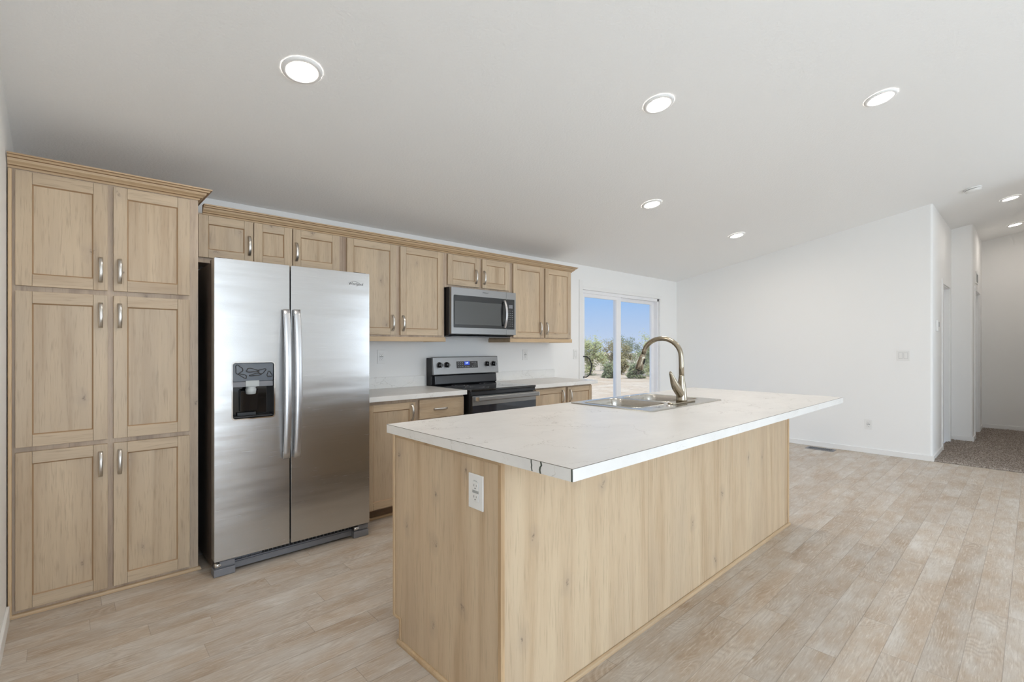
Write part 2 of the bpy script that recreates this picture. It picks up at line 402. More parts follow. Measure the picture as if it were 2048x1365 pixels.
def text_mesh(name, s, size, mat, parent, loc, rot, depth=.0006, bold=False, shear=0):
    cu = bpy.data.curves.new(name, 'FONT'); cu.body = s; cu.size = size; cu.extrude = depth; cu.shear = shear
    cu.align_x = 'CENTER'; cu.align_y = 'CENTER'
    if bold: cu.offset = size*.012
    tmp = bpy.data.objects.new(name, cu); C.objects.link(tmp); bpy.context.view_layer.update()
    dg = bpy.context.evaluated_depsgraph_get(); me = bpy.data.meshes.new_from_object(tmp.evaluated_get(dg))
    bpy.data.objects.remove(tmp); me.materials.clear(); me.materials.append(M[mat])
    o = bpy.data.objects.new(name, me); C.objects.link(o); o.parent = parent
    o.location = Vector(loc)-wpos(parent); o.rotation_euler = rot
    return o

# ------------------------------------------------------------------ the setting
YB, XE, XL, YR, RIDGE = 3.82, 7.05, -.20, -4.0, -.10
def cz(y): return 2.285+.188*(YB-y) if y >= RIDGE else 2.285+.188*(YB-RIDGE)-.188*(RIDGE-y)
def wall_box(mb, x0, x1, y0, y1, z0=0, z1=None):
    """a wall block whose top follows the sloping ceiling (z1=None)"""
    ys = [y0]+([RIDGE] if y0 < RIDGE < y1 and z1 is None else [])+[y1]
    top = [(y, cz(y)+.03) for y in ys] if z1 is None else [(y0, z1), (y1, z1)]
    mb.prism([(y1, z0), (y0, z0)]+top, x0, x1, 'X')
fl = MB().box(XL-.15, XE+.02, YR-.15, YB+.14, -.12, 0)
struct('floor', fl, 'floor')
cm = MB()
prof = [(YB+.14, cz(YB+.14)), (RIDGE, cz(RIDGE)), (YR-.14, cz(YR-.14)), (YR-.14, cz(YR-.14)+.12), (RIDGE, cz(RIDGE)+.12), (YB+.14, cz(YB+.14)+.12)]
cm.prism(prof, XL-.15, 10.6, 'X')
struct('ceiling', cm, 'ceil')
# back wall with the sliding door opening
DX0, DX1, DZ1 = 4.72, 6.54, 1.985
m = MB()
m.plate([(XL-.14, 0), (DX0, 0), (DX0, DZ1), (DX1, DZ1), (DX1, 0), (XE+.14, 0), (XE+.14, 2.29), (XL-.14, 2.29)], [], YB, YB+.14, 'Y')
struct('wall_back', m, 'wall')
m = MB(); (wa, wb) = ADDED_SIDE_WINDOW
wall_box(m, XL-.14, XL, YR, wa); wall_box(m, XL-.14, XL, wb, YB); m.box(XL-.14, XL, wa, wb, 0, .62)
m.prism([(wb, 2.1), (wa, 2.1), (wa, cz(wa)+.03), (wb, cz(wb)+.03)], XL-.14, XL, 'X'); struct('wall_left', m, 'wall')
w = struct('window_3', MB().plate([(wa, .62), (wb, .62), (wb, 2.1), (wa, 2.1)], [[(wa+.05, .67), (-2.275, .67), (-2.275, 2.05), (wa+.05, 2.05)], [(-2.225, .67), (wb-.05, .67), (wb-.05, 2.05), (-2.225, 2.05)]], XL-.12, XL-.06, 'X'), 'vinyl')  # unseen, added with its lamp for fill from the left
obj('window_glass', MB().box(XL-.092, XL-.088, wa+.03, wb-.03, .64, 2.08), 'glass', w)
# end wall with rounded outside corner, and the hall walls
m = MB(); m.plate([], [], 0, 0, 'Z') if False else None
def wall_foot(mb, foot):
    n = len(foot); vs = [(x, y, 0) for x, y in foot]+[(x, y, cz(y)+.03) for x, y in foot]
    mb.add(vs, [tuple(range(n)), tuple(range(2*n-1, n-1, -1))]); mb.add(vs, [(i, (i+1) % n, (i+1) % n+n, i+n) for i in range(n)], 0, False)
r = .022
arc = [(XE+r-r*math.cos(t), .77+r-r*math.sin(t)) for t in [PI/2*k/6 for k in range(7)]]
m = MB(); wall_foot(m, [(XE, YB)]+arc+[(XE+.12, .77), (XE+.12, YB)]); struct('wall_right', m, 'wall')
HX1, HX2, HY2 = 8.82, 10.45, .56
m = MB()
D2 = (7.86, 8.58); D3 = (9.12, 9.86); DH = 2.045
wall_box(m, XE+.12, D2[0], .77, .87); wall_box(m, D2[1], HX1, .77, .87)
z2 = cz(.87)
m.prism([(.87, DH), (.77, DH), (.77, cz(.77)+.03), (.87, cz(.87)+.03)], D2[0], D2[1], 'X')
struct('wall_hall_left', m, 'wall')
arc = [(HX1+r-r*math.cos(t), HY2+r-r*math.sin(t)) for t in [PI/2*k/6 for k in range(7)]]
m = MB(); wall_foot(m, [(HX1, .87)]+arc+[(D3[0], HY2), (D3[0], HY2+.1), (HX1+.12, HY2+.1), (HX1+.12, .87)])
wall_box(m, D3[1], HX2, HY2, HY2+.1)
m.prism([(HY2+.1, DH), (HY2, DH), (HY2, cz(HY2)+.03), (HY2+.1, cz(HY2+.1)+.03)], D3[0], D3[1], 'X')
struct('wall_hall_inner', m, 'wall')
m = MB(); wall_box(m, HX2, HX2+.12, -.47, .9); struct('wall_hall_end', m, 'wall')
m = MB(); wall_box(m, XE, HX2, -.47, -.35); struct('wall_hall_right', m, 'wall')
m = MB(); wall_box(m, XE, XE+.12, YR, -.47); struct('wall_living_end', m, 'wall')
# rear wall with the added windows
rz = 2.285+.188*(YB-RIDGE)-.188*(RIDGE-YR)+.02
zlo = lambda a: .08 if a < 1 else .62
holes = [[(a, zlo(a)), (b, zlo(a)), (b, 2.1), (a, 2.1)] for a, b in ADDED_REAR_WINDOWS]
m = MB().plate([(XL-.14, 0), (XE+.12, 0), (XE+.12, rz), (XL-.14, rz)], holes, YR-.14, YR, 'Y'); struct('wall_rear', m, 'wall')
for i, (a, b) in enumerate(ADDED_REAR_WINDOWS):
    c_ = (a+b)/2
    w = struct('window_%d' % (i+1), MB().plate([(a, zlo(a)), (b, zlo(a)), (b, 2.1), (a, 2.1)], [[(a+.05, zlo(a)+.05), (c_-.025, zlo(a)+.05), (c_-.025, 2.05), (a+.05, 2.05)], [(c_+.025, zlo(a)+.05), (b-.05, zlo(a)+.05), (b-.05, 2.05), (c_+.025, 2.05)]], YR-.12, YR-.06, 'Y'), 'vinyl')  # unseen windows put in to light the kitchen from behind
    obj('window_glass', MB().box(a+.03, b-.03, YR-.092, YR-.088, zlo(a)+.02, 2.08), 'glass', w)
# carpet in the hall
m = MB(); nx, ny = 240, 84
random.seed(4)
g_ = [[(XE+.03+(HX2-XE-.03)*i/nx, -.35+(1.15)*j/ny, .0) for j in range(ny+1)] for i in range(nx+1)]
vs = []
for i in range(nx+1):
    for j in range(ny+1):
        x, y, _ = g_[i][j]
        vs.append((x+random.uniform(-.004, .004), y+random.uniform(-.004, .004), .002 if i == 0 else .010+random.uniform(0, .012)))
m.add(vs, [(i*(ny+1)+j, (i+1)*(ny+1)+j, (i+1)*(ny+1)+j+1, i*(ny+1)+j+1) for i in range(nx) for j in range(ny)], 0, True)
m.add([(XE+.03, -.35, 0), (HX2, -.35, 0), (HX2, .8, 0), (XE+.03, .8, 0), (XE+.03, -.35, -.05), (HX2, -.35, -.05), (HX2, .8, -.05), (XE+.03, .8, -.05)], [(4, 5, 6, 7), (0, 1, 5, 4), (0, 4, 7, 3)])
o = obj('floor_carpet', m, 'carpet'); o['kind'] = 'structure'
# baseboards
def bb(name, segs, parent=None):
    mb = MB()
    for s_ in segs: mb.box(*s_)
    struct(name, mb, 'trim_white', bevel=.003)
T = .012
bb('baseboard_right', [(XE-T, XE, .77-T, YB, 0, .062), (XE-T, D2[0]-.06, .77-T, .77, 0, .062)])
bb('baseboard_left', [(XL, XL+T, YR, 3.22, 0, .075)])
bb('baseboard_back', [(4.22, DX0-.05, YB-T, YB, 0, .062), (DX1+.03, XE-T, YB-T, YB, 0, .062)])
bb('baseboard_hall', [(HX1-T, HX1, HY2-T, .76, .01, .075), (HX1-T, D3[0]-.06, HY2-T, HY2, .01, .075), (HX2-T, HX2, -.35, HY2, .01, .075), (D3[1]+.06, HX2-T, HY2-T, HY2, .01, .075)])
bb('baseboard_rear', [(1.65, XE, YR, YR+T, 0, .075)])
# hall doors with casings
for i, (D, y, z) in enumerate(((D2, .77, DH), (D3, HY2, DH))):
    a, b = D; mb = MB()
    for (x0, x1, z0, z1) in ((a-.055, a+.005, 0, z+.055), (b-.005, b+.055, 0, z+.055), (a+.005, b-.005, z-.005, z+.055)): mb.box(x0, x1, y-.014, y+.002, z0, z1)
    for (x0, x1, z0, z1) in ((a-.001, a+.015, 0, z), (b-.015, b+.001, 0, z), (a, b, z-.015, z+.001)): mb.box(x0, x1, y, y+.1, z0, z1)
    d = struct('door_%d' % (i+2), mb, 'trim_white', bevel=.002)
    pb = MB().box(a+.017, b-.017, y+.062, y+.097, .012, z-.018)
    for (z0, z1) in ((.2, .95), (1.1, z-.18)):
        for (u0, u1) in ((a+.12, (a+b)/2-.04), ((a+b)/2+.04, b-.12)): pb.box(u0, u1, y+.057, y+.063, z0, z1)
    dp = obj('door_panel', pb, 'trim_white', d, bevel=.003)
    obj('door_handle', MB().lathe((a+.08, y+.062, .95), [(0, -.055), (.022, -.05), (.026, -.035), (.012, -.02), (.012, -.004), (.028, 0)], 'Y', 20), 'nickel', dp)
# casing around the sliding door opening
m = MB()
m.box(DX0-.065, DX0, YB-.012, YB, 0, 2.10); m.prism([(DX1, 0), (DX1+.05, 0), (DX1+.05, DZ1+.05), (DX0+.0005, DZ1+.05), (DX0+.0005, DZ1), (DX1, DZ1)], YB-.012, YB, 'Y')
struct('trim_1', m, 'trim_white', bevel=.002)
# sliding glass door: outer frame, a fixed and a sliding sash, panes, handle
fr = MB()
y0, y1 = YB+.015, YB+.115
fr.box(DX0, DX0+.035, y0, y1, 0, DZ1); fr.box(DX1-.035, DX1, y0, y1, 0, DZ1); fr.box(DX0, DX1, y0, y1, DZ1-.04, DZ1); fr.box(DX0, DX1, y0, y1, 0, .035)
d = struct('door_1', fr, 'vinyl', bevel=.002)
mx_ = 5.55
def sash(name, x0, x1, ya, yb, wl, wr):
    s_ = obj(name, MB().plate([(x0, .035), (x1, .035), (x1, DZ1-.04), (x0, DZ1-.04)], [[(x0+wl, .12), (x1-wr, .12), (x1-wr, DZ1-.085), (x0+wl, DZ1-.085)]], ya, yb, 'Y'), 'vinyl', d, bevel=.003)
    obj('glass_pane', MB().box(x0+wl-.01, x1-wr+.01, (ya+yb)/2-.003, (ya+yb)/2+.003, .11, DZ1-.075), 'glass', s_)
    return s_
sl = sash('sliding_sash', DX0+.02, mx_+.03, YB+.022, YB+.058, .055, .105)
sash('fixed_sash', mx_-.03, DX1-.02, YB+.072, YB+.108, .10, .08)
hp = [(DX0+.045, YB+.02, 1.15), (DX0+.062, YB-.02, 1.148), (DX0+.10, YB-.035, 1.12), (DX0+.128, YB-.038, 1.07), (DX0+.136, YB-.038, 1.02), (DX0+.128, YB-.038, .97), (DX0+.10, YB-.035, .92), (DX0+.062, YB-.02, .892), (DX0+.045, YB+.02, .89)]
obj('door_handle', MB().tube(hp, .0075, 10), 'black', sl)
# outside steps down to soil
gm = MB(); nx, ny = 60, 60; random.seed(9)
vs = [(-70+190*i/nx, 4.2+110*(j/ny)**1.6, -.72+random.uniform(-.03, .03)) for i in range(nx+1) for j in range(ny+1)]
gm.add(vs, [(i*(ny+1)+j, (i+1)*(ny+1)+j, (i+1)*(ny+1)+j+1, i*(ny+1)+j+1) for i in range(nx) for j in range(ny)], 0, True)
o = obj('ground', gm, 'soil'); o['kind'] = 'structure'
m = MB().box(-60, 70, YR-50, YR-.4, -.8, -.72); o = obj('ground', m, 'soil'); o['kind'] = 'structure'
m = MB().box(XL-.14, HX2+.12, YB+.0, YB+.14, -.72, -.001); struct('wall_foundation', m, 'wall')

# ------------------------------------------------------------------ desert bushes outside the sliding door
def bush(label, x, y, rx, ry, h, mat, n=2600, seed=1, low=0, cat='bush', name='desert_bush', leafs=.11):
    random.seed(seed); z0 = -.74
    root = thing(name, label, cat, (x, y, z0), 'desert bushes outside the sliding door')
    tw = MB()
    tips = []
    for k in range(9):
        a = random.uniform(0, 2*PI); s_ = random.uniform(.3, .8)
        p1 = Vector((x+rx*.3*s_*math.cos(a), y+ry*.3*s_*math.sin(a), z0+h*.35)); p2 = Vector((x+rx*.8*s_*math.cos(a), y+ry*.8*s_*math.sin(a), z0+h*random.uniform(.7, .95)))
        tw.tube([(x, y, z0), p1, p2], [.05, .03, .008], 5); tips.append(p2)
    obj('branches', tw, 'twig', root)
    leafs *= 1.45; lf = MB(); blobs = []
    for k in range(38):
        a = random.uniform(0, 2*PI); q = random.random()**.5; zz = random.uniform(.05, .86)
        w = (1-abs(zz-.45)*.9) if not low else 1-.5*zz
        blobs.append((x+rx*.72*q*w*math.cos(a), y+ry*.72*q*w*math.sin(a), z0+h*zz, random.uniform(.16, .34)*min(rx, h*.5)))
    for k in range(n):
        bx, by, bz, br = random.choice(blobs)
        d_ = Vector((random.gauss(0, 1), random.gauss(0, 1), random.gauss(0, 1))).normalized()*br*random.random()**.33
        p = Vector((bx, by, max(z0+.03, bz+d_.z)))+Vector((d_.x, d_.y, 0))
        u = Vector((random.gauss(0, 1), random.gauss(0, 1), random.gauss(0, 1))).normalized(); w_ = u.orthogonal().normalized()
        L = leafs*random.uniform(.6, 1.4)
        lf.add([p-u*L*.5-w_*L*.2, p+u*L*.5, p-u*L*.5+w_*L*.25], [(0, 1, 2)])
    for tpt in tips:
        for k in range(40):
            p = tpt+Vector((random.gauss(0, .16), random.gauss(0, .16), random.gauss(0, .18))); u = Vector((random.gauss(0, 1), random.gauss(0, 1), random.gauss(0, 1))).normalized(); w_ = u.orthogonal(); L = leafs*.8
            lf.add([p-u*L*.5-w_*L*.2, p+u*L*.5, p-u*L*.5+w_*L*.25], [(0, 1, 2)])
    obj('foliage', lf, mat, root)
BUSH_SPOTS = True
B_ = [
 ('tall pale-green desert tree at the left edge of the sliding door view', 26.6, 20.8, 1.7, 1.7, 2.75, 'leaf_pale', 3600, 1, 0),
 ('brownish-green bushy tree just left of the door mullion', 32.6, 22.9, 1.9, 1.9, 2.6, 'leaf_brown', 4000, 2, 0),
 ('low grey-green shrub in front of the brownish tree, left pane', 25.3, 18.2, .8, .8, .9, 'leaf_mid', 1500, 3, 1),
 ('mid-green tree just right of the door mullion', 33.0, 20.4-.6, 1.9, 1.9, 2.45, 'leaf_mid', 3800, 4, 0),
 ('tallest yellow-green tree in the right pane, behind the faucet', 28.9, 16.9, 1.75, 1.75, 3.05, 'leaf_pale', 4200, 5, 0),
 ('small round shrub on the bare soil in the right pane', 26.2, 16.9, .8, .8, .95, 'leaf_mid', 1500, 6, 1),
 ('dark green tree closing the right edge of the door view', 26.0, 13.6, 1.7, 1.7, 2.5, 'leaf_dark', 3000, 7, 0),
 ('dark green distant bush showing above the brownish tree', 41.5, 28.2, 3.2, 3.2, 3.1, 'leaf_dark', 3000, 8, 0),
 ('distant dark bush between the two middle trees', 45.5, 24.4, 3.2, 3.2, 3.1, 'leaf_dark', 3000, 9, 0),
 ('distant bush behind the tall pale-green tree', 36.5, 31.4, 3.0, 3.0, 2.9, 'leaf_mid', 2600, 10, 0),
 ('dry low scrub between the two middle trees', 29.0, 20.0, 1.0, 1.0, 1.1, 'leaf_brown', 1800, 11, 1),
]
for a in B_: bush(*a)

# ------------------------------------------------------------------ cabinet building blocks
def strap(parent, c, L=.128, vertical=True, out=.028, w=.0085):
    """bowed strap pull, facing -Y, centred at c on the door face"""
    n = 14; path = []
    for i in range(n+1):
        t = -1+2*i/n; s_ = t*L/2; o_ = out*(1-abs(t)**2.6)*.82+.006
        path.append(((c[0], c[1]-o_, c[2]+s_) if vertical else (c[0]+s_, c[1]-o_, c[2]), (1, 0, 0) if vertical else (0, 0, 1), (0, 1, 0)))
    wv = w
    mb = MB().sweep(path, [(-wv, -.0016), (-wv*.6, -.0038), (wv*.6, -.0038), (wv, -.0016), (wv, .0016), (-wv, .0016)])
    for sgn in (-1, 1):
        e = L/2-.008
        if vertical: mb.box(c[0]-.006, c[0]+.006, c[1]-.009, c[1], c[2]+sgn*e-.006, c[2]+sgn*e+.006)
        else: mb.box(c[0]+sgn*e-.006, c[0]+sgn*e+.006, c[1]-.009, c[1], c[2]-.006, c[2]+.006)
    return obj('handle', mb, 'nickel', parent)
def shaker(parent, x0, x1, z0, z1, yf, hx=None, hz=None, sw=.058, th=.02, name='door'):
    """shaker door: front face at yf, thickness th; vertical stiles, horizontal rails, recessed panel, brown glazed bead"""
    y1 = yf+th; g = .0006; mb = MB()
    mb.box(x0, x0+sw, yf, y1, z0, z1, 0); mb.box(x1-sw, x1, yf, y1, z0, z1, 0)
    mb.box(x0+sw+g, x1-sw-g, yf, y1, z1-sw, z1, 1); mb.box(x0+sw+g, x1-sw-g, yf, y1, z0, z0+sw, 1)
    a0, a1, b0, b1 = x0+sw, x1-sw, z0+sw, z1-sw; bd = .0055
    mb.box(a0, a1, yf+.0072, y1-.003, b0, b1, 0)
    # glazed bead: sloping strips round the panel
    for (p, q, u, w) in (((a0, b0), (a1, b0), (a1-bd, b0+bd), (a0+bd, b0+bd)), ((a1, b0), (a1, b1), (a1-bd, b1-bd), (a1-bd, b0+bd)),
                         ((a1, b1), (a0, b1), (a0+bd, b1-bd), (a1-bd, b1-bd)), ((a0, b1), (a0, b0), (a0+bd, b0+bd), (a0+bd, b1-bd))):
        mb.add([(p[0], yf+.0022, p[1]), (q[0], yf+.0022, q[1]), (u[0], yf+.0070, u[1]), (w[0], yf+.0070, w[1])], [(0, 1, 2, 3)], 2)
    d = obj(name, mb, ['wood_v', 'wood_h', 'glaze'], parent, bevel=.0015)
    if hx is not None: strap(d, (hx, yf, hz))
    return d
def face_frame(parent, x0, x1, z0, z1, yf, th, openings, name='face_frame', stile=None):
    mb = MB(); mb.plate([(x0, z0), (x1, z0), (x1, z1), (x0, z1)], [[(a, c), (b, c), (b, d), (a, d)] for a, b, c, d in openings], yf, yf+th, 'Y')
    return obj(name, mb, 'frame_v', parent)
CROWN = [(0, 0), (.006, 0), (.008, .006), (.010, .010), (.018, .013), (.022, .020), (.033, .029), (.036, .037), (.0365, .041), (.048, .043), (.050, .048), (.052, .052), (.060, .054), (.060, .062), (0, .062)]
def crown(name, parent, path, z, sc=(1, 1), mat='mould'):
    """path: list of (x, y, outward dx, outward dy) stations, mitred"""
    mb = MB(); sec = [(o*sc[0], h*sc[1]) for o, h in CROWN]; n = len(sec); vs = []
    for (x, y, dx, dy) in path:
        for (o_, h) in sec: vs.append((x+dx*o_, y+dy*o_, z+h))
    mb.add(vs, [(i*n+k, i*n+(k+1) % n, (i+1)*n+(k+1) % n, (i+1)*n+k) for i in range(len(path)-1) for k in range(n)])
    for q in range(len(mb.f)):
        if q % n in (3, 8, 11): mb.m[q] = 1                          # brown glaze caught in the steps of the profile
    mb.add(vs[:n], [tuple(range(n))]); mb.add(vs[-n:], [tuple(range(n))])
    return obj(name, mb, [mat, 'glaze'], parent)

# ---- tall pantry cabinet
px0, px1, pyf = -.196, .559, 3.25
t = thing('pantry_cabinet', 'tall pickled-wood pantry cabinet with six doors, left of the refrigerator', 'cabinet', ((px0+px1)/2, 3.53, 0))
b = MB(); b.box(px0+.001, px0+.018, pyf+.02, YB-.002, 0, 2.118); b.box(px1-.018, px1-.001, pyf+.02, YB-.002, 0, 2.118); b.box(px0+.018, px1-.018, YB-.01, YB-.002, 0, 2.118)
for z in (.0, .775, 1.538, 2.1): b.box(px0+.018, px1-.018, pyf+.02, YB-.01, z, z+.018)
obj('carcass', b, 'frame_v', t)
rows = [(.036, .776, .678), (.800, 1.538, 1.435), (1.563, 2.103, 1.666)]
cols = [(-.171, .161, .133), (.184, .516, .209)]
face_frame(t, px0, px1, 0, 2.125, pyf, .02, [(a+.012, b_-.012, z0+.012, z1-.012) for a, b_, _ in cols for z0, z1, _ in rows])
for (a, b_, hx) in cols:
    for (z0, z1, hz) in rows: shaker(t, a, b_, z0, z1, pyf-.02, hx, hz, sw=.056)
obj('scribe_moulding', MB().box(px0, px0+.014, pyf-.012, pyf-.0005, .0, 2.11), 'mould_v', t, bevel=.004)
crown('crown_moulding', t, [(px0, pyf, 0, -1), (px1, pyf, 1, -1), (px1, 3.60, 1, 0)], 2.112, (1, .95))
def shoe(parent, pts, name='shoe_moulding', mat='mould', r_=.013, hgt=.018):
    """quarter-round along the floor; pts: list of (x,y,dx,dy)"""
    prof = [(0, 0), (r_, 0), (r_, hgt*.45), (r_*.8, hgt*.8), (r_*.35, hgt), (0, hgt)]; n = len(prof); vs = []
    for (x, y, dx, dy) in pts:
        for (o_, h) in prof: vs.append((x+dx*o_, y+dy*o_, .0005+h))
    mb = MB().add(vs, [(i*n+k, i*n+(k+1) % n, (i+1)*n+(k+1) % n, (i+1)*n+k) for i in range(len(pts)-1) for k in range(n)])
    mb.add(vs[:n], [tuple(range(n))]); mb.add(vs[-n:], [tuple(range(n))])
    return obj(name, mb, mat, parent)
shoe(t, [(px0, pyf, 0, -1), (px1, pyf, 1, -1), (px1, YB-.01, 1, 0)])

# ---- upper cabinets
uf = 3.492
def upper(label, x0, x1, z0, z1, doors, rail=True, rl=(0, 0)):
    t = thing('wall_cabinet', label, 'cabinet', ((x0+x1)/2, 3.66, z0), 'upper wall cabinets')
    b = MB(); e = .0006
    b.box(x0+e, x0+.016, uf+.019, YB-.002, z0, z1); b.box(x1-.016, x1-e, uf+.019, YB-.002, z0, z1); b.box(x0+.016, x1-.016, uf+.019, YB-.002, z0, z0+.016); b.box(x0+.016, x1-.016, uf+.019, YB-.002, z1-.016, z1); b.box(x0+.016, x1-.016, YB-.008, YB-.002, z0, z1)
    obj('carcass', b, 'frame_h', t)
    face_frame(t, x0+e, x1-e, z0, z1, uf, .019, [(a+.012, c-.012, zz0+.012, zz1-.012) for a, c, zz0, zz1, *_ in doors])
    for (a, c, zz0, zz1, hx, hz) in doors: shaker(t, a, c, zz0, zz1, uf-.019, hx, hz, sw=.052)
    if rail:
        lr = MB().box(x0+e-rl[0]*.008, x1-e+rl[1]*.012, uf-.008, uf+.012, z0-.036, z0+.002)
        if rl[0]: lr.box(x0-.008, x0+.012, uf+.012, YB-.003, z0-.036, z0)
        if rl[1]: lr.box(x1-.008, x1+.012, uf+.012, YB-.003, z0-.036, z0+.002)
        obj('light_rail', lr, 'mould', t, bevel=.003)
    return t
upper('short three-door wall cabinet above the refrigerator', .562, 1.512, 1.795, 2.10, [(.60, .905, 1.826, 2.088, .880, 1.93), (.910, 1.149, 1.826, 2.088, None, None), (1.155, 1.482, 1.826, 2.088, 1.176, 1.93)], False)
upper('tall two-door wall cabinet between refrigerator and microwave', 1.512, 2.424, 1.352, 2.10, [(1.541, 1.948, 1.368, 2.086, 1.915, 1.463), (1.987, 2.398, 1.368, 2.086, 2.008, 1.463)], True, (0, 1))
upper('short two-door wall cabinet above the microwave', 2.424, 3.205, 1.793, 2.10, [(2.452, 2.804, 1.816, 2.086, 2.758, 1.912), (2.838, 3.174, 1.816, 2.086, 2.856, 1.912)], False)
upper('tall two-door wall cabinet at the right end, beside the sliding door', 3.205, 4.118, 1.352, 2.10, [(3.230, 3.658, 1.364, 2.090, 3.607, 1.463), (3.688, 4.092, 1.364, 2.090, 3.704, 1.463)], True, (1, 1))
cr = crown('crown_moulding', None, [(.622, uf-.001, 0, -1), (4.119, uf-.001, 1, -1), (4.119, YB-.002, 1, 0)], 2.092, (.95, .9))
tag(cr, 'long wooden crown moulding running along the tops of the wall cabinets', 'moulding')

# ---- base cabinets with worktops
bf = 3.237
def base(label, x0, x1, doors, drawers):
    t = thing('base_cabinet', label, 'cabinet', ((x0+x1)/2, 3.54, 0), 'base cabinets along the back wall')
    b = MB()
    b.box(x0, x0+.016, bf+.019, YB-.002, 0.0, .876); b.box(x1-.016, x1, bf+.019, YB-.002, 0.0, .876); b.box(x0+.016, x1-.016, bf+.019, YB-.002, .09, .106); b.box(x0+.016, x1-.016, YB-.008, YB-.002, .106, .876)
    obj('carcass', b, 'frame_h', t)
    ops = [(a+.012, c-.012, zz0+.012, zz1-.012) for a, c, zz0, zz1, *_ in doors+drawers]
    face_frame(t, x0, x1, .088, .876, bf, .019, ops)
    for (a, c, zz0, zz1, hx, hz) in doors: shaker(t, a, c, zz0, zz1, bf-.02, hx, hz, sw=.05)
    for (a, c, zz0, zz1) in drawers:
        dr = obj('drawer_front', MB().box(a, c, bf-.02, bf-.0005, zz0, zz1), 'wood_h', t, bevel=.002)
        strap(dr, ((a+c)/2-.02, bf-.02, (zz0+zz1)/2-.005), vertical=False)
    obj('toe_kick', MB().box(x0+.001, x1-.001, 3.305, 3.32, 0, .09), 'inside', t)
    shoe(t, [(x0, 3.305, 0, -1), (x1, 3.305, 0, -1)])
    return t
base('base cabinet with door and drawer between refrigerator and range', 1.535, 2.438, [(1.570, 1.968, .100, .852, 1.935, .775)], [(2.005, 2.430, .712, .862), (2.005, 2.430, .53, .69), (2.005, 2.430, .32, .51), (2.005, 2.430, .10, .30)])
base('base cabinet with two doors at the right of the range', 3.236, 4.150, [(3.285, 3.708, .100, .862, 3.662, .775), (3.746, 4.137, .100, .862, 3.778, .775)], [])
def worktop(label, x0, x1, sx0, sx1):
    t = thing('countertop', label, 'countertop', ((x0+x1)/2, 3.5, .877), 'laminate worktops on the back wall')
    obj('top', MB().box(x0, x1, 3.196, YB-.001, .8775, .914), 'counter', t, bevel=.0012)
    obj('front_edge', MB().box(x0+.0004, x1-.0004, 3.1945, 3.1962, .878, .9125), 'edge', t)
    obj('backsplash', MB().box(sx0, sx1, YB-.020, YB-.001, .914, 1.010), 'splash', t, bevel=.0015)
worktop('pale marbled laminate worktop left of the range', 1.53, 2.447, 1.53, 2.425)
worktop('pale marbled laminate worktop right of the range', 3.228, 4.212, 3.24, 4.19)

# ---- refrigerator
t = thing('refrigerator', 'side-by-side stainless steel refrigerator with ice dispenser', 'refrigerator', (1.055, 3.42, 0))
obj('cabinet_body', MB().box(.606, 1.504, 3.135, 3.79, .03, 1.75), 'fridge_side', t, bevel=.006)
for a_ in (.612, 1.41): obj('hinge_cover', MB().box(a_, a_+.088, 3.075, 3.22, 1.7505, 1.772), 'fridge_side', t, bevel=.005)
fy0, fy1 = 3.052, 3.125
# left door with a through-recess for the dispenser
hx0, hx1, hz0, hz1 = .688, .908, .864, 1.184
dl = obj('door', MB().plate(rrect(.600, .9945, .088, 1.765, .004, 2), [rrect(hx0, hx1, hz0, hz1, .016, 5)], fy0, fy1, 'Y'), 'steel_door', t, bevel=.006, seg=3)
dl['label'] = 'left freezer door with dispenser recess'
dr = obj('door', MB().plate(rrect(1.0025, 1.510, .088, 1.765, .004, 2), [], fy0, fy1, 'Y'), 'steel_door', t, bevel=.006, seg=3)
obj('gasket', MB().box(.606, .990, fy1+.0005, 3.1345, .095, 1.757).box(1.007, 1.504, fy1+.0005, 3.1345, .095, 1.757), 'gasket', t)
def fhandle(parent, xc, z0, z1):
    n = 26; path = []
    for i in range(n+1):
        s_ = -1+2*i/n; z = (z0+z1)/2+s_*(z1-z0)/2; o_ = .022+.036*(1-abs(s_)**2.2)
        path.append(((xc, fy0-o_, z), (1, 0, 0), (0, 1, 0)))
    w = .0185
    mb = MB().sweep(path, [(-w, .005), (-w, -.003), (-w*.86, -.005), (w*.86, -.005), (w, -.003), (w, .005)])
    for z in (z0+.02, z1-.02): mb.box(xc-.013, xc+.013, fy0-.024, fy0-.0005, z-.018, z+.018)
    obj('handle', mb, 'steel_v', parent)
fhandle(dl, .970, .607, 1.497); fhandle(dr, 1.031, .605, 1.499)
# dispenser
dsp = obj('dispenser', MB().plate(rrect(hx0-.005, hx1+.005, hz0-.005, hz1+.005, .02, 6), [rrect(hx0+.002, hx1-.002, hz0+.002, hz1-.002, .014, 6)], fy0-.003, fy0+.004, 'Y'), 'chrome', t)
b = MB(); lo_ = rrect(hx0+.001, hx1-.001, hz0+.001, hz1-.001, .015, 6)
n = len(lo_)
yb = 3.122
vs = [(a, fy0+.003, c) for a, c in lo_]+[(a, yb, c) for a, c in lo_]
b.add(vs, [(i, (i+1) % n, (i+1) % n+n, i+n) for i in range(n)]); b.add([(a, yb, c) for a, c in lo_], [tuple(range(n))])
obj('recess', b, 'black_gloss', dsp)
zc = 1.075
b = MB().prism([(fy0+.006, hz1-.003), (fy0+.012, zc), (yb-.002, zc), (yb-.002, hz1-.003)], hx0+.003, hx1-.003, 'X')
obj('control_panel', b, 'film', dsp, bevel=.003)
b = MB(); random.seed(3)
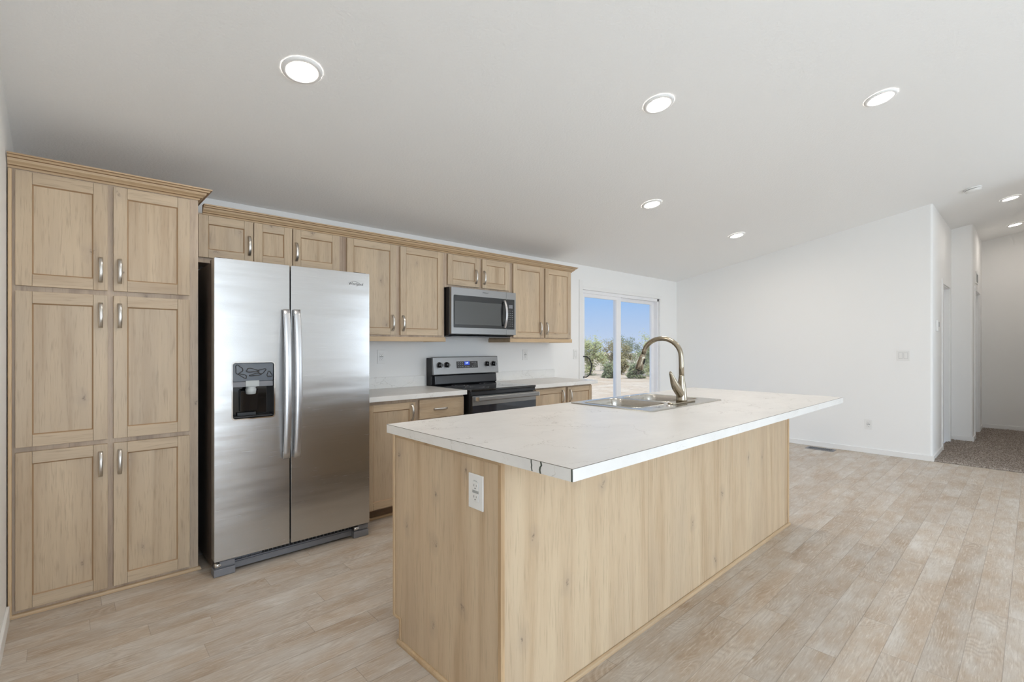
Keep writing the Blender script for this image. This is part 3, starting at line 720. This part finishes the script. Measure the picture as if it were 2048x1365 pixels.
for (ax, az, rx_, rz_, rot) in ((.722, 1.145, .017, .024, .2), (.790, 1.138, .032, .010, -.1), (.842, 1.132, .022, .012, .3), (.745, 1.108, .022, .008, -.5), (.884, 1.112, .012, .016, .4), (.81, 1.113, .03, .006, .1)):
    pts = []
    for k in range(24):
        a = 2*PI*k/24; q = 1+.22*math.sin(3*a+ax*90); u, w = rx_*q*math.cos(a), rz_*q*math.sin(a)
        xx, zz = ax+u*math.cos(rot)-w*math.sin(rot), az+u*math.sin(rot)+w*math.cos(rot)
        pts.append((xx, fy0+.0045+(hz1-zz)*.05, zz))
    b.tube(pts+[pts[0]], .0022, 6, cap=False)
obj('film_wrinkles', b, 'gasket', dsp)
obj('panel_lip', MB().box(hx0+.004, hx1-.004, fy0+.010, fy0+.030, zc-.031, zc-.001), 'grille', dsp, bevel=.002)
obj('spout', MB().box(.757, .828, fy0+.004, fy0+.035, zc-.030, zc+.004), 'paddle', dsp, bevel=.002)
b = MB().lathe((.790, fy0+.030, 1.000), [(0, 0), (.022, 0), (.026, .004), (.029, .030), (.024, .036), (.030, .044), (0, .044)], 'Z', 24)
obj('water_nozzle', b, 'paddle', dsp)
obj('ice_lever', MB().prism([(yb-.004, .90), (yb-.018, .90), (yb-.030, 1.02), (yb-.004, 1.03)], .740, .832, 'X'), 'black_gloss', dsp, bevel=.002)
obj('drip_tray', MB().box(hx0+.006, hx1-.006, fy0+.006, yb-.003, hz0+.006, hz0+.012).box(.725, .822, fy0+.05, fy0+.054, hz0+.012, hz0+.030), 'black', dsp, bevel=.001)
# kick grille and foot covers
b = MB().box(.70, 1.41, 3.10, 3.13, .012, .045)
b.box(.70, 1.41, 3.108, 3.13, .045, .052)
for k in range(30): b.box(.705+k*.0236, .705+k*.0236+.002, 3.112, 3.128, .052, .080)
b.box(.70, 1.41, 3.125, 3.134, .045, .082)
obj('kick_grille', b, 'grille', t)
obj('kick_slot', MB().box(.86, 1.405, 3.1195, 3.1245, .050, .078), 'black', t)
for x0, x1 in ((.600, .705), (1.405, 1.508)):
    obj('foot_cover', MB().box(x0, x1, 3.060, 3.13, .002, .042).box(x0+.03, x1, 3.066, 3.13, .050, .080).box(x0+.01, x1-.004, 3.075, 3.13, .040, .052), 'grille', t, bevel=.002)
    obj('leveling_roller', MB().lathe((x0+.016, 3.078, .060), [(0, -.010), (.014, -.010), (.014, .02), (0, .02)], 'X', 20), 'chrome', t)
text_mesh('logo', 'Whirlpool', .024, 'logo_grey', dr, (1.414, fy0-.0006, 1.689), (PI/2, 0, 0), .0004, shear=.1)
ln = [(1.372, 1.682), (1.378, 1.698), (1.396, 1.706), (1.42, 1.704), (1.44, 1.694), (1.432, 1.680), (1.415, 1.674)]
obj('logo_swoosh', MB().tube([(a, fy0-.001, c) for a, c in ln], .0008, 6), 'logo_grey', dr)

# ---- over-the-range microwave
t = thing('microwave', 'stainless over-the-range microwave with black window', 'microwave', (2.815, 3.6, 1.38))
obj('case', MB().prism([(3.435, 1.792), (3.435, 1.378), (3.50, 1.366), (3.80, 1.372), (3.818, 1.38), (3.818, 1.792)], 2.434, 3.198, 'X'), 'black', t, bevel=.003)
mx0, mx1, ms = 2.436, 3.196, 3.070
d = obj('door', MB().plate([(mx0, 1.385), (ms, 1.385), (ms, 1.790), (mx0, 1.790)], [rrect(2.463, ms-.0001, 1.441, 1.722, .006, 3)] if False else [], 3.402, 3.434, 'Y'), 'steel', t, bevel=.002)
obj('door_glass', MB().prism(rrect(2.461, ms-.001, 1.440, 1.723, .008, 4), 3.3985, 3.4015, 'Y'), 'black_gloss', d)
obj('window', MB().prism(rrect(2.470, 3.008, 1.468, 1.672, .006, 4), 3.3968, 3.3984, 'Y'), 'mesh_glass', d)
n = 20; path = []
for i in range(n+1):
    s_ = -1+2*i/n; z = 1.578+s_*.130; o_ = .010+.032*(1-s_*s_)
    path.append(((3.040, 3.3985-o_, z), (1, 0, 0), (0, 1, 0)))
w = .0125
hb = MB().sweep(path, [(-w, .004), (-w, -.003), (-w*.6, -.006), (w*.6, -.006), (w, -.003), (w, .004)])
for z in (1.457, 1.699): hb.box(3.030, 3.050, 3.386, 3.3984, z-.008, z+.008)
obj('handle', hb, 'steel_v', d)
obj('handle_recess', MB().prism([(3.000+.022*math.cos(a)*.6+.012, 1.578+.105*math.sin(a)) for a in [2*PI*k/24 for k in range(24)]], 3.3962, 3.3983, 'Y'), 'black', d)
cp = obj('control_panel', MB().box(ms+.0015, mx1, 3.402, 3.434, 1.385, 1.790), 'steel', t, bevel=.002)
obj('key_pad', MB().prism(rrect(ms+.002, 3.174, 1.438, 1.722, .006, 4), 3.3990, 3.4015, 'Y'), 'black_gloss', cp)
obj('display', MB().box(3.100, 3.150, 3.3980, 3.3989, 1.638, 1.672), 'grille', cp)
kb = MB()
for r_ in range(8):
    for c_ in range(3):
        x = 3.104+c_*.021; z = 1.612-r_*.0205
        kb.box(x-.004, x+.004, 3.3984, 3.3989, z-.0018, z+.0018)
obj('key_legends', kb, 'label_grey', cp)
obj('vent_grille', MB().box(2.47, 3.16, 3.45, 3.70, 1.3625, 1.3665), 'grille', t)
text_mesh('logo', 'Whirlpool', .016, 'logo_grey', d, (2.815, 3.4014, 1.763), (PI/2, 0, 0), .0003, shear=.1)

# ---- electric range
t = thing('range', 'stainless and black electric range with glass cooktop', 'range', (2.838, 3.49, 0))
rx0, rx1 = 2.462, 3.214
obj('body', MB().box(rx0, rx1, 3.185, 3.80, .03, .898), 'black', t, bevel=.003)
obj('cooktop', MB().box(rx0-.001, rx1+.001, 3.150, 3.735, .8985, .918), 'black_gloss', t, bevel=.004)
for (cx, cy, rr) in ((2.66, 3.33, .105), (3.02, 3.33, .085), (2.66, 3.58, .075), (3.02, 3.58, .10)):
    b = MB()
    for r_ in (rr, rr*.6): b.lathe((cx, cy, .9181), [(r_-.0012, 0), (r_-.0012, .0003), (r_+.0012, .0003), (r_+.0012, 0)], 'Z', 40)
    obj('burner', b, 'grille', t)
obj('front_strip', MB().box(rx0+.002, rx1-.002, 3.156, 3.185, .868, .898), 'black_enamel', t, bevel=.003)
dd = obj('oven_door', MB().box(rx0+.004, rx1-.004, 3.150, 3.184, .24, .862), 'black_enamel', t, bevel=.003)
obj('steel_band', MB().box(rx0+.004, rx1-.004, 3.1455, 3.1498, .783, .862), 'steel', dd, bevel=.001)
obj('oven_glass', MB().box(rx0+.006, rx1-.006, 3.1462, 3.1497, .25, .7825), 'glass_dark', dd)
hb = MB().prism([(3.094, .828), (3.100, .822), (3.112, .824), (3.116, .840), (3.112, .858), (3.100, .861), (3.094, .855)], rx0+.035, rx1-.012, 'X', 0, False)
obj('oven_handle', hb, 'steel', dd, bevel=.002)
for a_, c_ in ((rx0+.022, rx0+.036), (rx1-.014, rx1-.004)): obj('handle_bracket', MB().box(a_, c_, 3.096, 3.1453, .824, .858), 'chrome', dd, bevel=.002)
obj('storage_drawer', MB().box(rx0+.004, rx1-.004, 3.152, 3.184, .06, .23), 'steel', t, bevel=.003)
for a_ in (rx0+.02, rx1-.06):
    for c_ in (3.22, 3.70): obj('foot', MB().box(a_, a_+.04, c_, c_+.04, 0, .03), 'black', t)
bgd = obj('backguard', MB().prism([(3.735, .92), (3.735, 1.006), (3.712, 1.014), (3.722, 1.160), (3.735, 1.168), (3.812, 1.168), (3.812, .90), (3.80, .9)], 2.449, 3.222, 'X'), 'black', t, bevel=.003)
obj('rear_vent_panel', MB().prism([(3.700, .925), (3.696, .932), (3.704, 1.004), (3.712, 1.010), (3.7345, 1.010), (3.7345, .919), (3.71, .919)], 2.470, 3.205, 'X'), 'black_enamel', t, bevel=.003)
pn = obj('control_panel', MB().prism([(3.688, 1.012), (3.684, 1.018), (3.702, 1.174), (3.710, 1.178), (3.740, 1.178), (3.740, 1.1685), (3.7215, 1.1685), (3.7115, 1.0145)], 2.446, 3.220, 'X'), 'steel', t, bevel=.002)
tilt = math.atan2(.018, .156)
def on_panel(z): return 3.684+(z-1.018)/.156*.018
def pan_mesh(name, x0, x1, z0, z1, th, mat, parent):
    b = MB(); vs = []
    for yo in (-th, -.0002):
        for (x, z) in ((x0, z0), (x1, z0), (x1, z1), (x0, z1)): vs.append((x, on_panel(z)+yo, z))
    b.add(vs, [(0, 1, 2, 3), (4, 5, 6, 7), (0, 1, 5, 4), (1, 2, 6, 5), (2, 3, 7, 6), (3, 0, 4, 7)])
    return obj(name, b, mat, parent)
pan_mesh('touch_panel', 2.704, 2.957, 1.070, 1.134, .0025, 'black_gloss', pn)
pan_mesh('clock_display', 2.795, 2.857, 1.098, 1.132, .0033, 'display_blue', pn)
text_mesh('clock_digits', '5:41', .019, 'digits', pn, (2.826, on_panel(1.117)-.0038, 1.117), (PI/2-tilt, 0, 0), .0002, True)
for (x, z) in [(2.726+.024*i, zz) for i in range(3) for zz in (1.121, 1.104, 1.084)]+[(2.890+.022*i, zz) for i in range(3) for zz in (1.121, 1.104, 1.084)]+[(2.806, 1.082), (2.826, 1.082), (2.846, 1.082)]:
    if random.random() < .9: pan_mesh('key_legend', x-.0045, x+.0045, z-.0018, z+.0018, .0031, 'label_grey', pn)
for x in (2.512, 2.592, 3.074, 3.156):
    z = 1.103; y = on_panel(z)
    k = obj('control_knob', MB().lathe((x, y-.001, z), [(0, -.030), (.019, -.030), (.0215, -.026), (.0235, -.004), (.0235, 0), (0, 0)], 'Y', 28).box(x-.0045, x+.0045, y-.039, y-.029, z-.022, z+.022), 'black_gloss', t)
    obj('pointer', MB().box(x-.0022, x+.0022, y-.0402, y-.0391, z-.019, z+.019), 'paddle', k)
    obj('skirt', MB().lathe((x, y, z), [(0, -.0012), (.028, -.0012), (.028, 0)], 'Y', 28), 'steel', k)

# ---- island
IZ = .933
ix0, ix1, iy0, iy1 = 1.058, 3.800, 1.198, 1.905
t = thing('island_cabinet', 'long kitchen island base in pale wood laminate, in the foreground', 'island', ((ix0+ix1)/2, (iy0+iy1)/2, 0))
zt = IZ-.038
end = [(iy0, 0), (1.852, 0), (1.852, .105), (iy1, .105), (iy1, zt), (iy0, zt)]
obj('end_panel', MB().prism(end, ix0, ix0+.016, 'X'), 'panel', t).__setitem__('label', 'end panel facing the refrigerator, notched at the toe')
obj('end_panel', MB().prism(end, ix1-.016, ix1, 'X'), 'panel', t)
for (a, b_) in ((ix0+.0165, 1.955), (1.9565, 2.868), (2.8695, ix1-.0165)):
    obj('back_panel', MB().box(a, b_, iy0+.0012, iy0+.016, 0, zt), 'panel', t, bevel=.0008)
obj('interior_frame', MB().box(ix0+.017, ix1-.017, 1.835, 1.850, 0, .105).box(ix0+.017, ix1-.017, 1.22, 1.88, .105, .12).box(ix0+.017, ix1-.017, 1.22, 1.30, .8, zt-.001).box(ix0+.017, ix1-.017, 1.22, 1.24, .12, .8), 'inside', t)
# edge trims on the end panel
e = MB(); w_ = .013; xo = ix0-.006
e.box(xo, ix0-.0003, iy1-w_, iy1+.003, .105, zt); e.box(xo, ix0-.0003, 1.852-w_, iy1+.003, .100, .112); e.box(xo, ix0-.0003, 1.852-w_, 1.855, .018, .105)
obj('edge_trim', e, 'mould_v', t, bevel=.002)
obj('corner_trim', MB().box(ix0-.003, ix0-.0003, iy0-.003, iy0+.012, .018, zt).box(ix0-.003, ix0+.014, iy0-.003, iy0-.0003+.001, .018, zt), 'mould_v', t, bevel=.001)
obj('corner_trim', MB().box(ix1-.016, ix1+.003, iy0-.005, iy0+.001, .018, zt).box(ix1+.0003, ix1+.004, iy0-.005, iy0+.012, .018, zt), 'mould_v', t, bevel=.001)
obj('top_moulding', MB().box(ix0-.005, ix0-.0003, iy0, iy1-w_-.001, zt-.013, zt), 'mould', t, bevel=.003)
shoe(t, [(ix0, 1.862, -1, 0), (ix0, iy0, -1, -1), (ix1, iy0, 1, -1), (ix1, 1.852, 1, 0)])
# kitchen-side doors
ff = [(1.10+k*.538, 1.10+k*.538+.50) for k in range(5)]
face_frame(t, ix0+.017, ix1-.017, .105, zt, iy1-.020, .020, [(a+.012, b_-.012, .13, .84) for a, b_ in ff], stile=0)
for a, b_ in ff:
    d = MB(); th = .019; y = iy1+.0005
    d.plate([(a, .12), (b_, .12), (b_, .855), (a, .855)], [[(a+.055, .175), (b_-.055, .175), (b_-.055, .80), (a+.055, .80)]], y, y+th, 'Y'); d.box(a+.05, b_-.05, y, y+.009, .17, .805)
    obj('door', d, 'wood_v', t, bevel=.0015)

cx0, cx1, cy0, cy1 = 1.043, 3.850, .878, 1.943
t = thing('countertop', 'large pale marbled laminate worktop on the island, in the foreground', 'countertop', ((cx0+cx1)/2, (cy0+cy1)/2, IZ-.037))
sx0, sx1, sy0, sy1 = 2.236, 3.072, 1.352, 1.903
cut = [(sx0+.02, sy0+.02), (sx1-.02, sy0+.02), (sx1-.02, sy1-.02), (sx0+.02, sy1-.02)]
top = MB().plate([(cx0+.0012, cy0+.0012), (cx1-.0012, cy0+.0012), (cx1-.0012, cy1-.0012), (cx0+.0012, cy1-.0012)], [cut], IZ-.037, IZ, 'Z')
obj('top', top, 'counter', t)
eb = MB(); s_ = .0015; zb, ze = IZ-.037, IZ-.0016
eb.box(cx0, cx0+s_-.0004, cy0+.0016, cy1, zb, ze); eb.box(cx0+.0012, cx1-.0012, cy0-.0003, cy0+.0011, zb, ze)
eb.box(cx1-s_+.0004, cx1, cy0+.001, cy1, zb, ze); eb.box(cx0+.001, cx1-.001, cy1-.0011, cy1+.0003, zb, ze)
obj('edge_band', eb, 'edge', t)
sm = MB()
sm.box(cx0-.0001, cx0+.0014, cy0, cy1, ze, IZ-.0001); sm.box(cx0, cx1, cy0-.0002, cy0+.0012, ze, IZ-.0001)
obj('laminate_seam', sm, 'seam', t)
vm = MB()
def ribbon(pts, w):
    vs = []
    for (y, z) in pts: vs += [(cx0-.0004, y-w/2, z), (cx0-.0004, y+w/2, z)]
    k = len(pts); vs2 = vs+[(cx0+.0002, y, z) for (_, y, z) in vs]
    vm.add(vs2, [(2*i, 2*i+1, 2*i+3, 2*i+2) for i in range(k-1)]+[(2*i, 2*i+2, 2*k+2*i+2, 2*k+2*i) for i in range(k-1)]+[(2*i+1, 2*i+3, 2*k+2*i+3, 2*k+2*i+1) for i in range(k-1)])
ribbon([(1.042, IZ-.0016), (1.042, IZ-.010), (1.040, IZ-.018), (1.041, IZ-.026), (1.038, IZ-.036)], .0045)
ribbon([(1.002, IZ-.0016), (1.000, IZ-.007), (.999, IZ-.012), (1.004, IZ-.018), (1.006, IZ-.026), (1.005, IZ-.031), (1.003, IZ-.037)], .0065)
ribbon([(cy0+.0035, IZ-.0016), (cy0+.003, IZ-.020), (cy0+.003, IZ-.037)], .005)
obj('dark_edge_veins', vm, 'vein_green', t)

# ---- sink
t = thing('sink', 'double-bowl stainless steel drop-in sink set in the island worktop', 'sink', ((sx0+sx1)/2, (sy0+sy1)/2, IZ))
bowls = [(2.278, 2.628, 1.462, 1.862), (2.672, 3.030, 1.462, 1.862)]
rim = MB().plate(rrect(sx0, sx1, sy0, sy1, .022, 6), [rrect(a+.008, b_-.008, c_+.008, d_-.008, .062, 8) for a, b_, c_, d_ in bowls], IZ+.0045, IZ+.0065, 'Z')
ol = rrect(sx0, sx1, sy0, sy1, .022, 6); n = len(ol)
o2 = rrect(sx0-.004, sx1+.004, sy0-.004, sy1+.004, .026, 6)
rim.add([(a, b_, IZ+.0065) for a, b_ in ol]+[(a, b_, IZ+.0004) for a, b_ in o2], [(i, (i+1) % n, (i+1) % n+n, i+n) for i in range(n)], 0, True)
obj('rim', rim, 'sink', t)
for (a, b_, c_, d_) in bowls:
    bw = MB(); rings = []
    for (ins, z, rr) in ((.000, IZ+.0066, .070), (.003, IZ+.0085, .067), (.007, IZ+.0085, .063), (.011, IZ+.003, .060), (.016, IZ-.03, .060), (.024, IZ-.15, .058), (.036, IZ-.172, .050), (.060, IZ-.180, .040), (.12, IZ-.182, .02)):
        rings.append([(x, y, z) for x, y in rrect(a+ins, b_-ins, c_+ins, d_-ins, rr, 8)])
    n = len(rings[0]); vs = [q for r_ in rings for q in r_]
    bw.add(vs, [(i*n+k, i*n+(k+1) % n, (i+1)*n+(k+1) % n, (i+1)*n+k) for i in range(len(rings)-1) for k in range(n)], 0, True); bw.add(rings[-1], [tuple(range(n))])
    bo = obj('bowl', bw, 'sink', t)
    obj('drain', MB().lathe(((a+b_)/2, (c_+d_)/2, IZ-.1815), [(0, .001), (.03, .001), (.04, .003), (.045, .001)], 'Z', 24), 'chrome', bo)
obj('brand_sticker', MB().box(2.395, 2.450, 1.405, 1.432, IZ+.0066, IZ+.0070), 'display_blue' if False else 'glass_dark', t).__setitem__('label', 'small dark blue sticker on the sink deck')
bpy.data.objects['brand_sticker'].name = 'sticker'
obj('hole_cap', MB().lathe((2.520, 1.408, IZ+.0066), [(0, .005), (.014, .005), (.020, .002), (.022, 0)], 'Z', 24), 'nickel', t)

# ---- faucet
fx, fyb = 2.700, 1.431
FZ = IZ+.0067
t = thing('faucet', 'tall champagne gooseneck pull-down kitchen faucet at the sink', 'faucet', (fx, fyb, FZ))
obj('deck_plate', MB().prism(rrect(2.567, 2.838, fyb-.027, fyb+.027, .026, 8), FZ, FZ+.009, 'Z'), 'faucet', t, bevel=.003)
obj('body', MB().lathe((fx, fyb, FZ+.009), [(.0, 0), (.033, 0), (.0325, .012), (.029, .05), (.0245, .09), (.0195, .125), (.0165, .150), (.0158, .156), (0, .156)], 'Z', 32), 'faucet', t)
pts = [(fx, fyb, FZ+.163), (fx, fyb+.001, FZ+.22), (fx, fyb+.003, FZ+.275)]
R = .128; cyc, czc = fyb+.003+R, FZ+.275
for k in range(1, 17):
    a = PI-k/16*PI*.955; pts.append((fx, cyc+R*math.cos(a), czc+R*.86*math.sin(a)))
d_ = Vector((0, .02, -.06)).normalized()
last = Vector(pts[-1]); dirn = (last-Vector(pts[-2])).normalized()
obj('neck', MB().tube(pts, [.0155, .0150]+[.0145]*(len(pts)-2), 20), 'faucet', t)
obj('collar', MB().lathe((fx, fyb, FZ+.1652-.008), [(.0150, 0), (.0150, .0055)], 'Z', 24), 'gasket', t)
p0 = last+dirn*.001; ax = (dirn+Vector((0, .07, 0))).normalized()
sp = obj('spray_head', MB().tube([p0, p0+ax*.006, p0+ax*.007, p0+ax*.03, p0+ax*.065, p0+ax*.098, p0+ax*.104], [.0135, .0135, .0165, .0185, .0225, .0262, .0235], 24), 'faucet', t)
obj('spray_nozzle', MB().tube([p0+ax*.1042, p0+ax*.110], [.019, .017], 20), 'black', sp)
sd_ = Vector((1, 0, 0)); bt = p0+ax*.045+ax.cross(sd_).normalized()*(-.019 if False else .0)+Vector((.0, -.021, -.004))
obj('spray_button', MB().tube([bt-ax*.014, bt, bt+ax*.022], [.003, .0062, .004], 10), 'black', sp)
hp = [(fx-.004, fyb, FZ+.030), (fx-.016, fyb, FZ+.052), (fx-.040, fyb, FZ+.078), (fx-.066, fyb, FZ+.100), (fx-.090, fyb, FZ+.125), (fx-.110, fyb, FZ+.155), (fx-.126, fyb, FZ+.180), (fx-.132, fyb, FZ+.188)]
obj('lever_handle', MB().tube(hp, [.020, .024, .0265, .0255, .0205, .0140, .0095, .0065], 24), 'faucet', t)

# ------------------------------------------------------------------ outlets, switches, thermostat, register, vent, detector
def outlet(label, c, face, gfci=False, w=.074, h=.118, toggles=0, name='electrical_outlet', cat='outlet', group='wall outlets'):
    """face: 'Y' (looks to -Y) or 'X' (looks to -X)"""
    t = thing(name, label, cat, c, group)
    def mp(u, o_, z): return (c[0]+u, c[1]-o_, c[2]+z) if face == 'Y' else (c[0]-o_, c[1]-u, c[2]+z)
    def bx(mb, u0, u1, o0, o1, z0, z1):
        v = [mp(u, o_, z) for u in (u0, u1) for o_ in (o0, o1) for z in (z0, z1)]
        mb.add(v, [(0, 1, 3, 2), (4, 6, 7, 5), (0, 4, 5, 1), (2, 3, 7, 6), (0, 2, 6, 4), (1, 5, 7, 3)])
    pl = MB(); bx(pl, -w/2, w/2, .0002, .0055, -h/2, h/2); obj('wall_plate', pl, 'white_plastic', t, bevel=.002)
    if toggles:
        for i in range(toggles):
            u = (i-(toggles-1)/2)*.046; r1 = MB(); bx(r1, u-.0165, u+.0165, .0056, .0068, -.0335, .0335); rk = obj('switch_rocker', r1, 'white_plastic', t, bevel=.001)
            r2 = MB(); bx(r2, u-.0185, u+.0185, .00555, .0060, -.0355, .0355); obj('rocker_frame', r2, 'label_grey', rk)
        return t
    rc = []
    for z in (.0195, -.0195):
        r1 = MB(); bx(r1, -.0165, .0165, .0056, .0072, z-.0145, z+.0145); rcp = obj('receptacle', r1, 'white_plastic', t, bevel=.0015)
        s1 = MB(); bx(s1, -.0075, -.0055, .00725, .0075, z-.001, z+.007); bx(s1, .0055, .0072, .00725, .0075, z, z+.006); bx(s1, -.0022, .0022, .00725, .0075, z-.009, z-.005)
        obj('slots', s1, 'slot', rcp)
    f = MB(); bx(f, -.0175, .0175, .00555, .0058, -.0345, .0345); obj('receptacle_frame', f, 'label_grey', t)
    if gfci:
        f = MB(); bx(f, -.010, -.001, .00562, .0068, .0375, .0395); bx(f, .002, .008, .00562, .0068, .0375, .0395); obj('embossed_mark', f, 'label_grey', t)
    return t
outlet('white outlet on the backsplash wall between refrigerator and range', (1.997, YB, 1.187), 'Y')
outlet('white outlet on the backsplash wall right of the range', (3.727, YB, 1.183), 'Y')
outlet('white switch plate on the wall between the worktop end and the sliding door', (4.583, YB, 1.180), 'Y', toggles=1, name='light_switch', cat='switch', group=None)
outlet('low white outlet on the bare end wall', (XE, 1.352, .345), 'X')
outlet('white double rocker switch on the bare end wall near the hall', (XE, 1.024, 1.170), 'X', w=.118, toggles=2, name='light_switch', cat='switch', group=None)
outlet('white outlet on the end of the island', (ix0, 1.3265, .768), 'X', True, w=.080, h=.122)
t = thing('thermostat', 'small white thermostat on the hall side of the wall corner', 'thermostat', (7.37, .77, 1.51))
obj('case', MB().box(7.30, 7.44, .748, .7698, 1.45, 1.575), 'white_plastic', t, bevel=.006)
obj('screen', MB().box(7.33, 7.41, .7468, .7478, 1.50, 1.555), 'label_grey', t)
t = thing('air_vent', 'small white return vent high on the hall wall above the far door', 'vent', (9.42, HY2, 2.215))
b = MB().plate([(9.25, 2.15), (9.59, 2.15), (9.59, 2.31), (9.25, 2.31)], [[(9.27, 2.17), (9.57, 2.17), (9.57, 2.29), (9.27, 2.29)]], HY2-.010, HY2-.0003, 'Y'); obj('frame', b, 'white_plastic', t)
b = MB()
for k in range(9): b.box(9.27, 9.57, HY2-.009, HY2-.003, 2.174+k*.0130, 2.180+k*.0130)
obj('louvers', b, 'label_grey', t)
t = thing('floor_register', 'metal floor air register in the plank floor below the end wall', 'vent', (6.885, 1.80, 0))
b = MB().plate([(6.80, 1.655), (6.965, 1.655), (6.965, 1.955), (6.80, 1.955)], [[(6.825, 1.68), (6.94, 1.68), (6.94, 1.93), (6.825, 1.93)]], .0004, .005, 'Z'); obj('frame', b, simple and 'grille', t)
obj('duct_opening', MB().box(6.826, 6.939, 1.681, 1.929, .0004, .0012), 'black', t)
b = MB()
for k in range(12): b.box(6.826, 6.939, 1.690+k*.0205, 1.694+k*.0205, .0013, .0046)
obj('louvers', b, 'grille', t)
slope = math.atan(.188)
def ceil_round(name, label, cat, x, y, parts, group=None):
    root = thing(name, label, cat, (x, y, cz(y)-.0005), group)
    root.rotation_euler = (-slope, 0, 0)
    for nm, prof, mat in parts:
        mb = MB().lathe((0, 0, 0), prof, 'Z', 40)
        me_o = obj(nm, MB(), mat)            # placeholder mesh, filled below in local space
        bpy.data.objects.remove(me_o)
        me = bpy.data.meshes.new(nm); me.from_pydata(mb.v, [], mb.f); me.materials.append(M[mat])
        for p in me.polygons: p.use_smooth = True
        bm = bmesh.new(); bm.from_mesh(me); bmesh.ops.remove_doubles(bm, verts=bm.verts, dist=1e-6); bmesh.ops.recalc_face_normals(bm, faces=bm.faces); bm.to_mesh(me); bm.free()
        o = bpy.data.objects.new(nm, me); C.objects.link(o); o.parent = root
    return root
LP = lambda dm: [('trim_ring', [(.062, -.004), (.066, -.011), (.080, -.010), (.088, -.006), (.090, 0)], 'trim_white'), ('diffuser', [(0, -.0055), (.062, -.0055), (.0622, -.0035), (0, -.0035)], dm)]
for (x, y, lb) in ((.812, 2.322, 'round recessed ceiling light over the refrigerator, nearest on the left'), (3.884, 2.345, 'round recessed ceiling light over the far end of the island'),
                   (5.70, 2.342, 'round recessed ceiling light nearest the sliding door and end wall'), (2.585, 1.516, 'round recessed ceiling light at top centre, above the island sink'), (3.847, .674, 'round recessed ceiling light at top right')):
    ceil_round('ceiling_light', lb, 'ceiling light', x, y, LP('diffuser'), 'recessed ceiling lights')
for (x, y, lb) in ((7.903, .19, 'recessed hall ceiling light nearer the kitchen'), (9.665, .19, 'recessed hall ceiling light farther down the hall')):
    ceil_round('ceiling_light', lb, 'ceiling light', x, y, LP('diffuser_hall'), 'recessed ceiling lights')
ceil_round('smoke_detector', 'white round smoke detector on the sloped ceiling by the hall opening', 'smoke detector', 6.93, .441,
           [('base', [(0, 0), (.072, 0), (.072, -.012), (.066, -.014), (0, -.014)], 'trim_white'), ('gap_ring', [(.0, -.0142), (.060, -.0142), (.060, -.018), (0, -.018)], 'gasket'), ('cover', [(.066, -.0182), (.064, -.030), (.045, -.038), (0, -.040)], 'white_plastic')])
